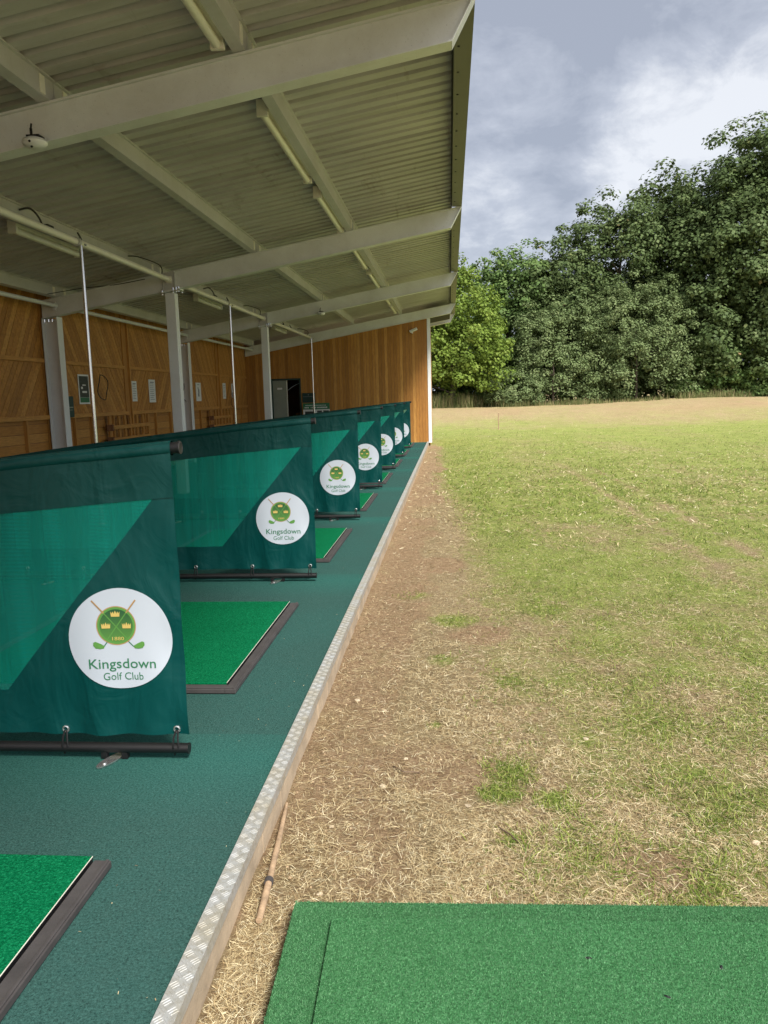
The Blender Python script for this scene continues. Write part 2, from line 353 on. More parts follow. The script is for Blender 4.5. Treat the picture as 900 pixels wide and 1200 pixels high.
X, Y = np.meshgrid(gx, gy); Z = gh(X, Y)
nx, ny = len(gx), len(gy); idx = np.arange(nx * ny).reshape(ny, nx)
quads = np.stack([idx[:-1, :-1], idx[:-1, 1:], idx[1:, 1:], idx[1:, :-1]], -1).reshape(-1, 4)
m = Mt('field_ground', rough=.95, spec=.15); v = m.geo()
fn = m.noise(v, 55, 5, .75); md = m.noise(v, 9, 6, .7); lg = m.noise(v, .9, 6, .65); vf = m.noise(v, 240, 3, .7)
an = m.noise(m.geo((1, .35, 1)), 3.5, 6, .72)
sf = m.noise(v, 32, 8, .82); soil = m.ramp(sf, [(.34, (.14, .080, .042)), (.48, (.38, .245, .14)), (.6, (.50, .355, .215)), (.72, (.66, .54, .37))])
soil = m.mix(m.rng(md, .45, .75, 0, .6), soil, (.42, .275, .16))
dry = m.ramp(fn, [(.28, (.17, .115, .06)), (.5, (.42, .315, .175)), (.72, (.60, .48, .30))])
dry = m.mix(m.rng(lg, .4, .7, 0, .5), dry, (.31, .215, .12))
grn = m.ramp(fn, [(.28, (.13, .175, .024)), (.5, (.265, .34, .062)), (.72, (.46, .51, .145))])
grn = m.mix(m.rng(an, .45, .70, 0, .55), grn, (.40, .40, .13)); grn = m.mix(m.rng(lg, .45, .75, 0, .4), grn, (.17, .22, .045))
g = m.attr('green'); s_ = m.attr('soil')
gm = m.rng(m.math('ADD', g, m.math('ADD', m.math('MULTIPLY', m.math('SUBTRACT', md, .5), 1.5), m.math('MULTIPLY', m.math('SUBTRACT', an, .5), 1.0))), .18, .95)
smk = m.rng(m.math('ADD', s_, m.math('MULTIPLY', m.math('SUBTRACT', md, .5), .9)), .35, .65)
c = m.mix(gm, dry, grn); c = m.mix(smk, c, soil)
t1 = m.noise(m.geo((1, .5, 1)), 2.3, 7, .75, .5); c = m.mix(m.rng(t1, .54, .68, 0, .35), c, (.47, .40, .20)); c = m.mix(m.rng(t1, .48, .32, 0, .5), c, m.mix(.5, c, (.13, .13, .035)))
t0 = m.noise(m.geo((1, .55, 1)), .45, 7, .72, .6); c = m.mix(m.rng(t0, .52, .66, 0, .4), c, m.mix(.4, c, (.36, .25, .13))); c = m.mix(m.rng(t0, .46, .34, 0, .5), c, m.mix(.5, c, (.27, .30, .09)))
t2 = m.noise(m.geo((1, .3, 1)), 16, 5, .8); c = m.mix(m.rng(t2, .55, .72, 0, .4), c, m.mix(.45, c, (.62, .55, .32))); c = m.mix(m.rng(t2, .5, .30, 0, .55), c, m.mix(.6, c, (.10, .09, .035)))
c = m.mix(m.rng(vf, .35, .7, 0, .3), c, m.mix(.5, c, (.55, .47, .30)))
m.color(c); m.bump(m.math('ADD', m.math('ADD', fn, sf), m.math('MULTIPLY', md, .8)), 1., .04); M['field'] = m.m
o = npmesh('ground', np.stack([X, Y, Z], -1).reshape(-1, 3), quads, 'field', extra={'green': greenness(X, Y).ravel(), 'soil': soilness(X, Y).ravel()}, smoothed=True)
tag(o, kind='structure')

# ------------------------------------------------------------------ the range building
SL = .172
zb = lambda x: 4.01 + SL * x            # underside of the beams
zt = lambda x: zb(x) + .285             # top of the beams
zr = lambda x: zt(x) + .165             # underside of roof sheets
BY = [6.2307 + 6.4661 * k for k in range(-2, 4)]   # beam lines, the last at the end wall
YW = 25.66                              # face of the end wall
XB = -6.62                              # face of the back wall
Y0b = -1.0; Y1b = 29.2
B = empty('driving_range_building', (-3.6, 9.5, 0)); tag(B, 'open fronted timber and steel golf range shelter with a corrugated lean-to roof', 'building')
BL = Vector((-3.6, 9.5, 0))
def bp(mb, name, mat, sm=False, bevel=0, label=None, parent=None):
    o = mb.build(name, mat, None, sm, bevel); o.parent = parent or B
    if parent is None: o.location = -BL
    if label: o['label'] = label
    return o
tag(MB().box(XB + .0, -.742, Y0b, YW, -.25, 0).build('floor', 'carpet'), kind='structure')
# kerb: timber with a tread plate on it
kb = MB(); ys = np.arange(Y0b, YW + .05, .3)
for a, b in zip(ys[:-1], ys[1:]): kb.box(-.7395, -.6905 + random.uniform(-.003, .003), a, b, -.25, .012)
tag(kb.build('kerb_timber', 'timber'), kind='structure')
kt = MB(); kt.box(-.7405, -.684, Y0b, YW, .0135, .0175); kt.box(-.6875, -.684, Y0b, YW, -.022, .0134)
y = 1.0; q = 0
while y < YW:
    for row in range(2):
        sgn = 1 if (q + row) % 2 else -1
        cxx = -.7255 + row * .027; cyy = y + row * .0
        for k in range(3):
            off = (k - 1) * .0085; d = Vector((sgn * .707, .707, 0)); pz = Vector((-d.y, d.x, 0)); c0 = Vector((cxx, cyy, .0175)) + pz * off
            hl = .0125; w_ = .0017
            p = [c0 - d * hl - pz * w_, c0 - d * hl + pz * w_, c0 + d * hl + pz * w_, c0 + d * hl - pz * w_]
            tp = [c0 - d * hl * .7 + Vector((0, 0, .0012)), c0 + d * hl * .7 + Vector((0, 0, .0012))]
            kt.add(p + tp, [(0, 3, 5, 4), (2, 1, 4, 5), (0, 4, 1), (3, 2, 5)])
    y += .0290; q += 1
tag(kt.build('kerb', 'tread'), kind='structure')

# roof sheets
def corr(y):
    t = (y - 9.46) / .2155; f = t - math.floor(t); return f
prof = [(0, 0), (.58, 0), (.66, .048), (.92, .048)]
ylist = []
k0 = int((Y0b - 9.46) / .2155) - 1; k1 = int((Y1b - 9.46) / .2155) + 1
for k in range(k0, k1):
    if k % 15 == 0:
        yb_ = 9.46 + k * .2155; ylist += [(yb_, 0), (yb_ + .002, .052), (yb_ + .014, .052), (yb_ + .016, -.004), (yb_ + .12, -.004)] + [(yb_ + f * .2155, h) for f, h in prof[2:]]
    else: ylist += [(9.46 + (k + f) * .2155, h) for f, h in prof]
rs = MB(); xs = [XB - .35, -5, -3.4, -1.8, .06]; vs = []
for yy_, h in ylist:
    for x in xs: vs.append((x, yy_, zr(x) + h))
nx_ = len(xs); rs.add(vs, [(i * nx_ + j, i * nx_ + j + 1, (i + 1) * nx_ + j + 1, (i + 1) * nx_ + j) for i in range(len(ylist) - 1) for j in range(nx_ - 1)])
ro = rs.build('roof_sheets', 'sheet'); ro.parent = B; ro.location = -BL
sm_ = ro.modifiers.new('thick', 'SOLIDIFY'); sm_.thickness = .004; sm_.offset = 0
top = MB(); sh = lambda x, y, z: (x, y, zr(x) + z)
top.box(XB - .36, .05, Y0b, Y1b, .060, .075, sh); bp(top, 'roof_deck', 'fascia')
# gutter flashing along the open edge, with screws
fs = MB()
for a, b in zip(BY[:-1] + [BY[-1]], BY[1:] + [Y1b]):
    fs.box(.075, .222, a + .07, b - .07, 4.322, 4.335); fs.box(.216, .224, a + .0, b - .0, 4.336, 4.53); fs.box(.072, .078, a + .07, b - .07, 4.3355, 4.50)
fa = bp(fs, 'fascia', 'fascia')
yy_ = BY[0] + .5; sc0 = None
while yy_ < Y1b:
    if sc0 is None:
        q = MB(); q.tube([(.113, 0, 4.316), (.113, 0, 4.3215)], .011, 8); sc0 = q.build('screw', 'black'); so_ = sc0
    else: so_ = sc0.copy(); COL.objects.link(so_)
    so_.parent = fa; so_.location = (0, yy_, 0); yy_ += .528
gp = MB(); gp.box(.058, .071, Y0b, Y1b, 4.34, 4.54); bp(gp, 'dark_gap_strip', 'darkgap')  # black strip standing in for the shaded gap behind the flashing
# purlins on top of the beams
for px, hgt in ((-1.50, .163), (-3.02, .163), (-4.66, .163), (-6.30, .163)):
    for a, b in zip(BY[:-1], BY[1:] + [Y1b]):
        if a > 25: b = Y1b
        pm = MB(); f = lambda x, y, z: (x, y, zt(x) + z)
        pm.box(px - .032, px + .032, a + .004, b - .004, .003, hgt, f)
        pm.box(px - .055, px - .0325, a + .004, b - .004, .003, .012, f); pm.box(px + .0325, px + .055, a + .004, b - .004, hgt - .012, hgt, f)
        p_ = bp(pm, 'purlin', 'purlin')
        for yy_ in (a + .18, b - .18):
            cl = MB(); cl.box(px + .0325, px + .040, yy_ - .035, yy_ + .035, .014, hgt - .02, f); co = cl.build('cleat', 'batten'); co.parent = p_
# beams
def beam(yc, x0, x1b, x1t, name='beam', tw=.05, fl=.078):
    b = MB(); d = lambda x, z: zb(x) + z
    poly = lambda z0, z1, e0, e1: [(x0, d(x0, z0)), (e0, d(e0, z0)), (e1, d(e1, z1)), (x0, d(x0, z1))]
    ee = lambda z: x1b + (x1t - x1b) * z / .285
    for (z0, z1, w) in ((0, .014, fl), (.0143, .2685, tw), (.2688, .285, fl)):
        pl = poly(z0, z1, ee(z0), ee(z1)); b.prism([(x, yc - w, z) for x, z in pl], (0, 2 * w, 0))
    e = ((ee(0), d(ee(0), 0)), (ee(.285), d(ee(.285), .285)))
    b.prism([(e[0][0] + .001, yc - fl, e[0][1]), (e[0][0] + .007, yc - fl, e[0][1]), (e[1][0] + .007, yc - fl, e[1][1]), (e[1][0] + .001, yc - fl, e[1][1])], (0, 2 * fl, 0))
    return bp(b, name, 'beam')
for yb_ in BY[:-1]: beam(yb_, -6.56, .045, .215)
beam(BY[-1] - .04, -6.56, .045, .215)
beam(28.7, -6.56, .045, .215)
# posts
for yb_ in BY[:-1]:
    p = MB(); X0, X1 = -4.49, -4.33; p.box(X0, X1, yb_ - .075, yb_ + .075, 0, zb(X0) - .026); pf = bp(p, 'post', 'post', bevel=.006)
    cp = MB(); f = lambda x, y, z: (x, y, zb(x) + z); cp.box(X0 - .06, X1 + .09, yb_ - .095, yb_ + .095, -.020, -.002, f); cpo = cp.build('cap_plate', 'beam'); cpo.parent = pf
    for bx, by in ((-4.53, -.08), (-4.26, -.08), (-4.30, -.088), (-4.35, -.088), (-4.26, .08)):
        bt = MB(); z_ = zb(bx); bt.tube([(bx, yb_ + by, z_ - .05), (bx, yb_ + by, z_ + .03)], .013, 6); bt.box(bx - .02, bx + .02, yb_ + by - .02, yb_ + by + .02, z_ - .038, z_ - .0205); bo = bt.build('bolt', 'chrome'); bo.parent = pf
    st = MB(); st.box(X0 - .01, X1 + .0, yb_ - .083, yb_ - .0785, .012, .284, lambda x, y, z: (x, y, zb(x) + z)); st.box(X0 - .014, X0 - .0102, yb_ - .098, yb_ + .098, .0145, .268, lambda x, y, z: (x, y, zb(x) + z)); st.box(X1 + .0102, X1 + .014, yb_ - .098, yb_ + .098, .0145, .268, lambda x, y, z: (x, y, zb(x) + z)); sto = st.build('stub_plate', 'purlin'); sto.parent = pf
    p = MB(); zz = zb(-6.56) - .003
    p.box(-6.56, -6.548, yb_ - .09, yb_ + .09, 0, zz); p.box(-6.312, -6.30, yb_ - .09, yb_ + .09, 0, zz + .03); p.box(-6.5478, -6.3122, yb_ - .006, yb_ + .006, 0, zz); pr_ = bp(p, 'post', 'post')
    for bx in (-6.53, -6.46, -6.40):
        bt = MB(); bt.tube([(bx, yb_ - .05, zz - .05), (bx, yb_ - .05, zz - .005)], .014, 6); bo = bt.build('bolt', 'chrome'); bo.parent = pr_
for o in B.children_recursive:
    pass

def clip(poly, a, b, c):     # keep a*u+b*v<=c
    out = []
    for i in range(len(poly)):
        p, q = poly[i], poly[(i + 1) % len(poly)]; dp, dq = a * p[0] + b * p[1] - c, a * q[0] + b * q[1] - c
        if dp <= 0: out.append(p)
        if dp * dq < 0: t = dp / (dp - dq); out.append((p[0] + t * (q[0] - p[0]), p[1] + t * (q[1] - p[1])))
    return out
def boards(mb, shape, ang, w, place, depth=.016, gap=.007):
    """fill convex 2D shape with boards at angle; place(u,v,d)->3D"""
    dx, dy = -math.sin(ang), math.cos(ang); pr = [p[0] * dx + p[1] * dy for p in shape]; k = math.floor(min(pr) / w)
    while k * w < max(pr):
        pl = clip(clip(list(shape), dx, dy, (k + 1) * w - gap / 2), -dx, -dy, -(k * w + gap / 2))
        if len(pl) >= 3:
            mb.cur = random.random() ** 1.2; dd = depth + random.uniform(-.002, .002)
            n = len(pl); v = [place(u, v_, 0) for u, v_ in pl] + [place(u, v_, dd) for u, v_ in pl]
            mb.add(v, [tuple(range(n)), tuple(range(n, 2 * n))] + [(i, (i + 1) % n, n + (i + 1) % n, n + i) for i in range(n)])
        k += 1
# end wall, vertical boards, with a doorway
DX0, DX1, DZ = -5.78, -4.80, 2.15
ew = MB(); top_ = lambda x: zb(x) + .02; pl_ = lambda u, v_, d: (u, YW - d, v_)
for x0, x1, z0 in ((XB, DX0, 0), (DX0, DX1, DZ), (DX1, -.69, 0)):
    boards(ew, [(x0, z0), (x1, z0), (x1, top_(x1)), (x0, top_(x0))], math.pi / 2, .098, pl_, .016)
ewo = bp(ew, 'end_wall', 'wood_v')
bk = MB()
for x0, x1, z0 in ((XB, DX0, 0), (DX0, DX1, DZ), (DX1, -.69, 0)):
    bk.prism([(x0, YW + .002, z0), (x1, YW + .002, z0), (x1, YW + .002, top_(x1)), (x0, YW + .002, top_(x0))], (0, .1, 0))
ewb = bk.build('end_wall_backing', 'interior'); ewb.parent = ewo
# the room behind the doorway
rm = MB(); rm.box(-6.4, -4.2, 28.6, 28.7, 0, 2.5); rm.box(-6.45, -6.41, YW + .11, 28.7, 0, 2.5); rm.box(-4.2, -4.15, YW + .11, 28.7, 0, 2.5); rm.box(-6.45, -4.15, YW + .11, 28.7, 2.5, 2.55); rm.box(-6.4, -4.2, YW + .0, 28.6, -.02, -.002)
bp(rm, 'store_room', 'interior')
dr = MB(); dr.box(DX0 - .0, DX0 + .05, YW - .03, YW + .08, 0, DZ); dr.box(DX1 - .05, DX1, YW - .03, YW + .08, 0, DZ); dr.box(DX0 + .051, DX1 - .051, YW - .03, YW + .08, DZ - .05, DZ); dfr = bp(dr, 'door_frame', 'boxgreen')
dl = MB(); dl.box(DX0 + .056, DX0 + .50, YW + .0, YW + .04, .02, DZ - .06); do = bp(dl, 'door', 'doorgrey')
hd = MB(); hd.box(DX0 + .502, DX0 + .525, YW - .005, YW + .045, .02, DZ - .06); ho = hd.build('edge_strip', 'batten'); ho.parent = do
sg = MB(); sg.box(DX0 + .20, DX0 + .36, YW - .006, YW - .001, 1.80, 1.86); so = sg.build('door_plate', 'white'); so.parent = do
ds = MB(); ds.box(-5.15, -4.86, 26.4, 27.0, .98, 1.02); ds.box(-5.15, -5.11, 26.4, 27.0, 0, .98); ds.box(-4.9, -4.86, 26.4, 27.0, 0, .98)
tag(ds.build('wooden_stand', 'wood_h'), 'small brown wooden stand just inside the dark doorway', 'stand')
cb = MB(); cb.tube([(-5.3 + .5 * t, 26.0, 1.78 + .22 * math.sin(t * 1.6)) for t in np.linspace(0, 1, 8)], .010, 6); tag(cb.build('hose', 'white'), 'pale hose arching across the dark doorway in the end wall', 'hose')
# white corner trim of the end wall and outer side wall
tr_ = MB(); tr_.box(-.688, -.585, YW - .03, YW + .10, -.02, zb(-.63) - .002, None); bp(tr_, 'corner_trim', 'post')
sw = MB()
so2 = MB(); so2.box(-.66, .04, YW + .12, 28.5, .10, .13, lambda x, y, z: (x, y, zb(x) + z)); bp(so2, 'shade_panel', 'darkgap')  # added black panel, paints the shade under the roof past the end wall
boards(sw, [(YW + .12, -.1), (Y1b, -.1), (Y1b, zb(-.65)), (YW + .12, zb(-.65))], math.pi / 2, .098, lambda u, v_, d: (-.66 + d, u, v_), .016); bp(sw, 'side_wall', 'wood_v')
# back wall
bw = MB(); plb = lambda u, v_, d: (XB + d, u, v_)
ZR1, ZR2 = 1.30, 2.215; ZT = zr(XB) - .012
k = 0; studs = []
yy_ = BY[0]
while yy_ < YW - .5: studs.append(yy_); yy_ += 3.23305
studs.append(YW)
up = []; 
for i in range(len(studs) - 1):
    a, b = studs[i], studs[i + 1]
    s1 = 1 if studs[i] < 12 else -1
    boards(bw, [(a, ZR2), (b, ZR2), (b, ZT), (a, ZT)], s1 * R(58), .11, plb)
    s2 = s1 if i % 2 == 0 else -s1
    if studs[i] < 12: s2 = 1
    boards(bw, [(a, ZR1), (b, ZR1), (b, ZR2 - .001), (a, ZR2 - .001)], s2 * R(52), .11, plb)
bwo = bp(bw, 'back_wall', 'wood_d')
bl = MB(); boards(bl, [(BY[0], 0), (YW, 0), (YW, ZR1 - .001), (BY[0], ZR1 - .001)], 0, .15, plb, .012, .008); blo = bl.build('lower_cladding', 'wood_h'); blo.parent = bwo
bb = MB(); bb.box(XB - .1, XB - .002, Y0b, Y1b, -.2, ZT - .0); bbo = bb.build('backing', 'interior'); bbo.parent = bwo
for s in studs[:-1]:
    for zz, w in ((0, .05),):
        q = MB(); q.cur = .75; q.box(XB + .019, XB + .075, s + .10, s + .145, .0, ZT); q.cur = .25; q.box(XB + .0185, XB + .034, s - .10, s + .0995, .0, ZT); qo = q.build('stud', 'wood_v'); qo.parent = bwo
    for t in (.78, 1.45, 2.4):
        q = MB(); q.cur = .6; q.box(XB + .013, XB + .065, s + t, s + t + .05, 0, ZR1 - .035); qo = q.build('stud', 'wood_v'); qo.parent = bwo
for i in range(len(studs) - 1):
    for zz, hh, dp in ((ZR1, .035, .075), (ZR2, .03, .065)):
        q = MB(); q.cur = .8; q.box(XB + .0195, XB + dp, studs[i] + .147, studs[i + 1] - .102, zz - hh, zz + hh); qo = q.build('rail', 'wood_h'); qo.parent = bwo

# ------------------------------------------------------------------ things fixed in the shelter
def thing(name, label, cat, loc=(0, 0, 0), group=None):
    return tag(empty(name, loc), label, cat, group)
# front rail tubes on the posts and rear rail tubes
def seg_words(k): return ['nearest', 'second', 'third', 'farthest'][k]
spans = [(BY[1], BY[2]), (BY[2], BY[3]), (BY[3], BY[4]), (BY[4], BY[5] - .1)]
for k, (a, b) in enumerate(spans):
    q = MB(); q.tube([(-4.405, a + .08, 3.415), (-4.405, b - .08, 3.415)], .041, 14); q.tube([(-4.405, b - .16, 3.415), (-4.405, b - .082, 3.415)], .052, 14); q.box(-4.45, -4.36, b - .0895, b - .0825, 3.36, 3.47)
    tag(q.build('rail_tube', 'conduit', smoothed=True), ['thick cream tube along the front posts, running out of the picture on the left', 'thick cream tube from the beam at the left edge to the big front post', 'thick cream tube between the big front post and the next front post', 'short far cream tube ending at the end wall above the last pole'][k], 'tube', 'cream tubes along the front posts')
    q = MB(); q.tube([(-6.30, a + .1, 3.08), (-6.30, b - .08, 3.08)], .033, 12); q.box(-6.34, -6.29, b - .12, b - .09, 3.0, 3.14)
    tag(q.build('rail_tube', 'post', smoothed=True), ['white tube along the back wall nearest the camera', 'white tube along the back wall ending at the leftmost visible back post', 'white tube along the back wall between the two back posts', 'white tube along the back wall running to the end wall'][k], 'tube', 'white tubes along the back wall')
for k, (py, pz) in enumerate(((9.46, 3.37), (15.93, 3.37), (25.40, 3.37))):
    t = thing('chrome_pole', ['shiny thin vertical pole nearest the camera, behind the first divider', 'shiny thin vertical pole midway, between the two front posts', 'shiny thin vertical pole farthest away, just before the end wall'][k], 'pole', (-4.355, py, 0), 'thin shiny poles under the cream tube')
    q = MB(); q.tube([(0, 0, .01), (0, 0, 1.62)], .024, 14); q.build('lower_tube', 'chrome', t, True)
    q = MB(); q.tube([(0, 0, 1.60), (0, 0, pz)], .021, 14); q.build('upper_tube', 'chrome', t, True)
    q = MB(); q.tube([(0, 0, 0), (0, 0, .012)], .055, 14); q.build('base_plate', 'chrome', t, True)
    q = MB(); q.tube([(-.05, -.030, pz + .045), (-.05, .030, pz + .045)], .057, 12); q.tube([(.045, 0, pz + .01), (.075, 0, pz + .0)], .012, 6); q.build('clamp', 'purlin', t, True)
# strip lights: battens under the eaves purlin, and behind the front posts
def strip(x, y0, ln, z, label, grp, slope=SL):
    t = thing('strip_light', label, 'strip light', (x, y0, z), grp)
    q = MB(); q.box(-.055, .045, 0, ln, -.02, .045); q.build('housing', 'batten', t, bevel=.005)
    q = MB(); q.tube([(-.01, .03, -.058), (-.01, ln - .03, -.058)], .036, 12); q.build('tube_cover', 'batten', t, True)
    for yy in (0.0, ln - .03):
        q = MB(); q.box(-.058, .046, yy - .004, yy + .034, -.097, .047); q.build('end_cap', 'batten', t, bevel=.004)
    return t
words = ['strip light above the nearest beam at the top edge of the picture', 'nearer of two strip lights just past the nearest beam', 'second strip light past the nearest beam', 'nearer strip light on the eaves purlin past the big front post beam', 'farther strip light on the eaves purlin before the third beam', 'small far strip light between the last beam and the end wall', 'farthest strip light at the end wall']
for k, (a, ln) in enumerate(((3.72, 2.3), (7.38, 2.3), (10.35, 2.2), (13.85, 2.3), (16.8, 2.2), (20.3, 2.2), (22.9, 2.0))):
    strip(-1.625, a, ln, zt(-1.6) + .075, words[k], 'strip lights on the eaves purlin')
for k, a in enumerate((8.87, 15.4, 22.2)):
    strip(-4.86, a, 1.62, 3.515, ['cream strip light behind the cream tube at the left edge', 'cream strip light behind the cream tube between the front posts', 'farthest cream strip light behind the cream tube near the end wall'][k], 'strip lights behind the front posts')
# dome cameras under the beams and the one on the end wall
for k, (x, y) in enumerate(((-3.09, 6.10), (-3.0, 19.03))):
    t = thing('dome_camera', ['white dome camera with black clamp under the nearest beam', 'small far white dome camera under the third beam'][k], 'camera', (x, y, zb(x)), 'dome cameras under the beams')
    q = MB(); pts = [(0, .02), (.05, .015), (.082, 0), (.093, -.018), (.088, -.036), (.062, -.055), (.03, -.064), (0, -.066)]
    n = 24; vs = [(r * math.cos(a), r * math.sin(a) - .03, z) for r, z in pts for a in [2 * math.pi * j / n for j in range(n)]]
    q.add(vs, [(i * n + j, i * n + (j + 1) % n, (i + 1) * n + (j + 1) % n, (i + 1) * n + j) for i in range(len(pts) - 1) for j in range(n)]); q.build('dome', 'white', t, True)
    q = MB(); q.box(-.05, .05, -.06, .03, .021, .032); q.box(-.03, -.015, -.035, -.022, .032, .085); q.tube([(-.022, -.03, .08), (-.005, -.05, .11)], .007, 6); q.build('clamp', 'black', t)
    for (dx, dy_, dz) in ((.005, -.112, -.030), (.0, -.075, -.058)):
        q = MB(); q.tube([(dx, dy_, dz), (dx + .001, dy_ - .010, dz - .005)], .009, 8); q.build('lens', 'black', t)
t = thing('security_camera', 'small white bullet camera high on the orange end wall', 'camera', (-1.12, YW - .02, 3.54))
q = MB(); q.tube([(0, 0, 0), (0, -.10, -.01)], .03, 10); q.build('bracket', 'purlin', t, True)
q = MB(); q.tube([(-.10, -.11, -.04), (.12, -.16, .04)], .045, 12); q.build('camera_body', 'white', t, True)
q = MB(); q.tube([(-.04, -.03, -.09), (-.04, -.03, -.02)], .028, 10); q.build('junction_box', 'white', t, True)
# loose black cables
def cable(pts, label, r=.009):
    P = [Vector(p) for p in pts]; out = []
    for i in range(len(P) - 1):
        p0 = P[max(i - 1, 0)]; p1 = P[i]; p2 = P[i + 1]; p3 = P[min(i + 2, len(P) - 1)]
        for t in np.linspace(0, 1, 7)[:-1]:
            out.append(.5 * ((2 * p1) + (p2 - p0) * t + (2 * p0 - 5 * p1 + 4 * p2 - p3) * t * t + (3 * p1 - p0 - 3 * p2 + p3) * t ** 3))
    out.append(P[-1]); q = MB(); q.tube(out, r, 6); tag(q.build('cable', 'cable', smoothed=True), label, 'cable', 'loose black cables')
for k, yb_ in enumerate((9.1, 15.6, 22.0)):
    w = ['above the strip light at the left edge', 'above the strip light between the front posts', 'above the far strip light by the end wall'][k]
    cable([(-4.62, yb_ - .5, 3.60), (-4.52, yb_ - .45, 3.62), (-4.46, yb_ - .38, 3.53), (-4.46, yb_ - .3, 3.42)], 'short hooked black cable ' + w, .011)
    cable([(-4.55, yb_ + .1, 3.44), (-4.45, yb_ + .3, 3.40), (-4.42, yb_ + .52, 3.45), (-4.47, yb_ + .55, 3.56)], 'curled black cable ' + w, .011)
    q = MB(); q.box(-4.60, -4.52, yb_ - .07, yb_ + .07, 3.46, 3.54); tag(q.build('junction_box', 'black', bevel=.01), 'small black junction box ' + w, 'junction box', 'black junction boxes on the purlin')
    cable([(-4.60, yb_ + 2.4, 3.60), (-4.5, yb_ + 2.6, 3.61), (-4.42, yb_ + 3.2, 3.58), (-4.5, yb_ + 3.45, 3.45)], ['black cable looping over the top of the big front post', 'black cable looping over the top of the second front post', 'black cable looping at the far end of the cream tube'][k])
cable([(-6.28, 12.3, 3.22), (-5.8, 12.62, 3.34), (-5.3, 12.62, 3.37), (-4.8, 12.62, 3.44)], 'thin black cable sagging along the rear part of the second beam', .006)
# hanging cable loops on the back wall
for k, (y, z, r) in enumerate(((14.5, 1.80, .23), (19.2, 1.72, .22), (23.5, 1.50, .22))):
    q = MB(); pts = [(-6.46 + .02 * math.sin(3 * a), y + r * .9 * math.cos(a), z + r * math.sin(a)) for a in np.linspace(.2, 2 * math.pi + 1.6, 40)]; q.tube(pts, .008, 6)
    tag(q.build('cable_loop', 'cable', smoothed=True), ['round black cable loop beside the dark poster on the back wall', 'round black cable loop half hidden by the second back post', 'round black cable loop beside the last notices on the back wall'][k], 'cable', 'black cable loops on the back wall')
# notices on the back wall
def notice(y, z, w, h, kind, label):
    t = thing('notice', label, 'notice', (XB + .022, y, z), 'notices on the back wall')
    q = MB(); q.box(0, .006, -w / 2, w / 2, 0, h); q.build('sheet', 'paper', t)
    q = MB()
    if kind == 'poster':
        q.box(.0065, .008, -w / 2 + .03, w / 2 - .03, .12, h - .03); q.build('picture', 'photo_dark', t)
        q = MB(); q.box(.0065, .008, -w / 2 + .03, w / 2 - .03, .03, .117); q.build('green_panel', 'poster_green', t)
        q = MB(); q.box(.0082, .009, -.08, .10, .2, .235); q.box(.0082, .009, -.06, .07, .33, .35); q.box(.0082, .009, -.12, -.05, .27, .31); q.build('print', 'paper', t)
    elif kind == 'figure':
        q.box(.0065, .008, -.05, .05, .12, .2); q.box(.0065, .008, -.03, .06, .2, .31); q.box(.0065, .008, -.06, .0, .31, .36); q.box(.0065, .008, -.09, .09, .42, .435); q.build('print', 'print', t)
    else:
        for i in range(9): q.box(.0065, .008, -w * .36, w * random.uniform(.1, .36), h * (.12 + .085 * i), h * (.12 + .085 * i) + .010)
        q.box(.0065, .008, -w * .3, w * .3, h * .9 - .02, h * .9); q.build('print', 'print', t)
notice(14.0, 1.50, .42, .53, 'poster', 'dark picture poster with green foot behind the first thin pole')
notice(16.32, 1.53, .26, .42, 'text', 'white text notice beside the middle stud of the back wall')
notice(17.33, 1.50, .38, .50, 'text', 'larger white notice left of the big front post')
notice(20.62, 1.50, .42, .48, 'figure', 'white notice with a dark figure right of the second back post')
notice(23.05, 1.55, .30, .45, 'text', 'white notice beside the far stud on the back wall')
notice(23.95, 1.58, .22, .42, 'text', 'farthest white notice, half behind the second thin pole')
t = thing('wall_box', 'dark green box beside the leftmost back post', 'box', (XB + .02, 13.27, 1.28))
q = MB(); q.box(0, .09, -.12, .12, 0, .36); q.build('case', 'boxgreen', t, bevel=.008); q = MB(); q.box(.092, .095, -.08, .08, .16, .18); q.box(.092, .095, -.08, .05, .12, .13); q.build('print', 'doorgrey', t)
# wooden bag racks against the back wall
for k, y in enumerate((14.7, 21.2)):
    t = thing('bag_rack', ['wooden slatted bag rack against the back wall, nearer one', 'wooden slatted bag rack against the back wall, farther one'][k], 'rack', (XB + .08, y, 0), 'wooden bag racks on the back wall')
    for i, (a, b) in enumerate(((.08, .2), (.52, .62), (.80, .90), (1.08, 1.16), (1.42, 1.52), (1.75, 1.85), (2.05, 2.15))):
        q = MB(); q.cur = .4; q.box(.0, .03, a, b, 0, 1.255); q.build('slat', 'wood_v', t)
    for zz in (1.0, .76, .45):
        q = MB(); q.cur = .7; q.box(.032, .075, .0, 2.05, zz, zz + .075); q.build('rail', 'wood_h', t)
        q = MB(); q.box(.035, .15, -.06, -.005, zz - .02, zz + .10); q.build('peg', 'interior', t)
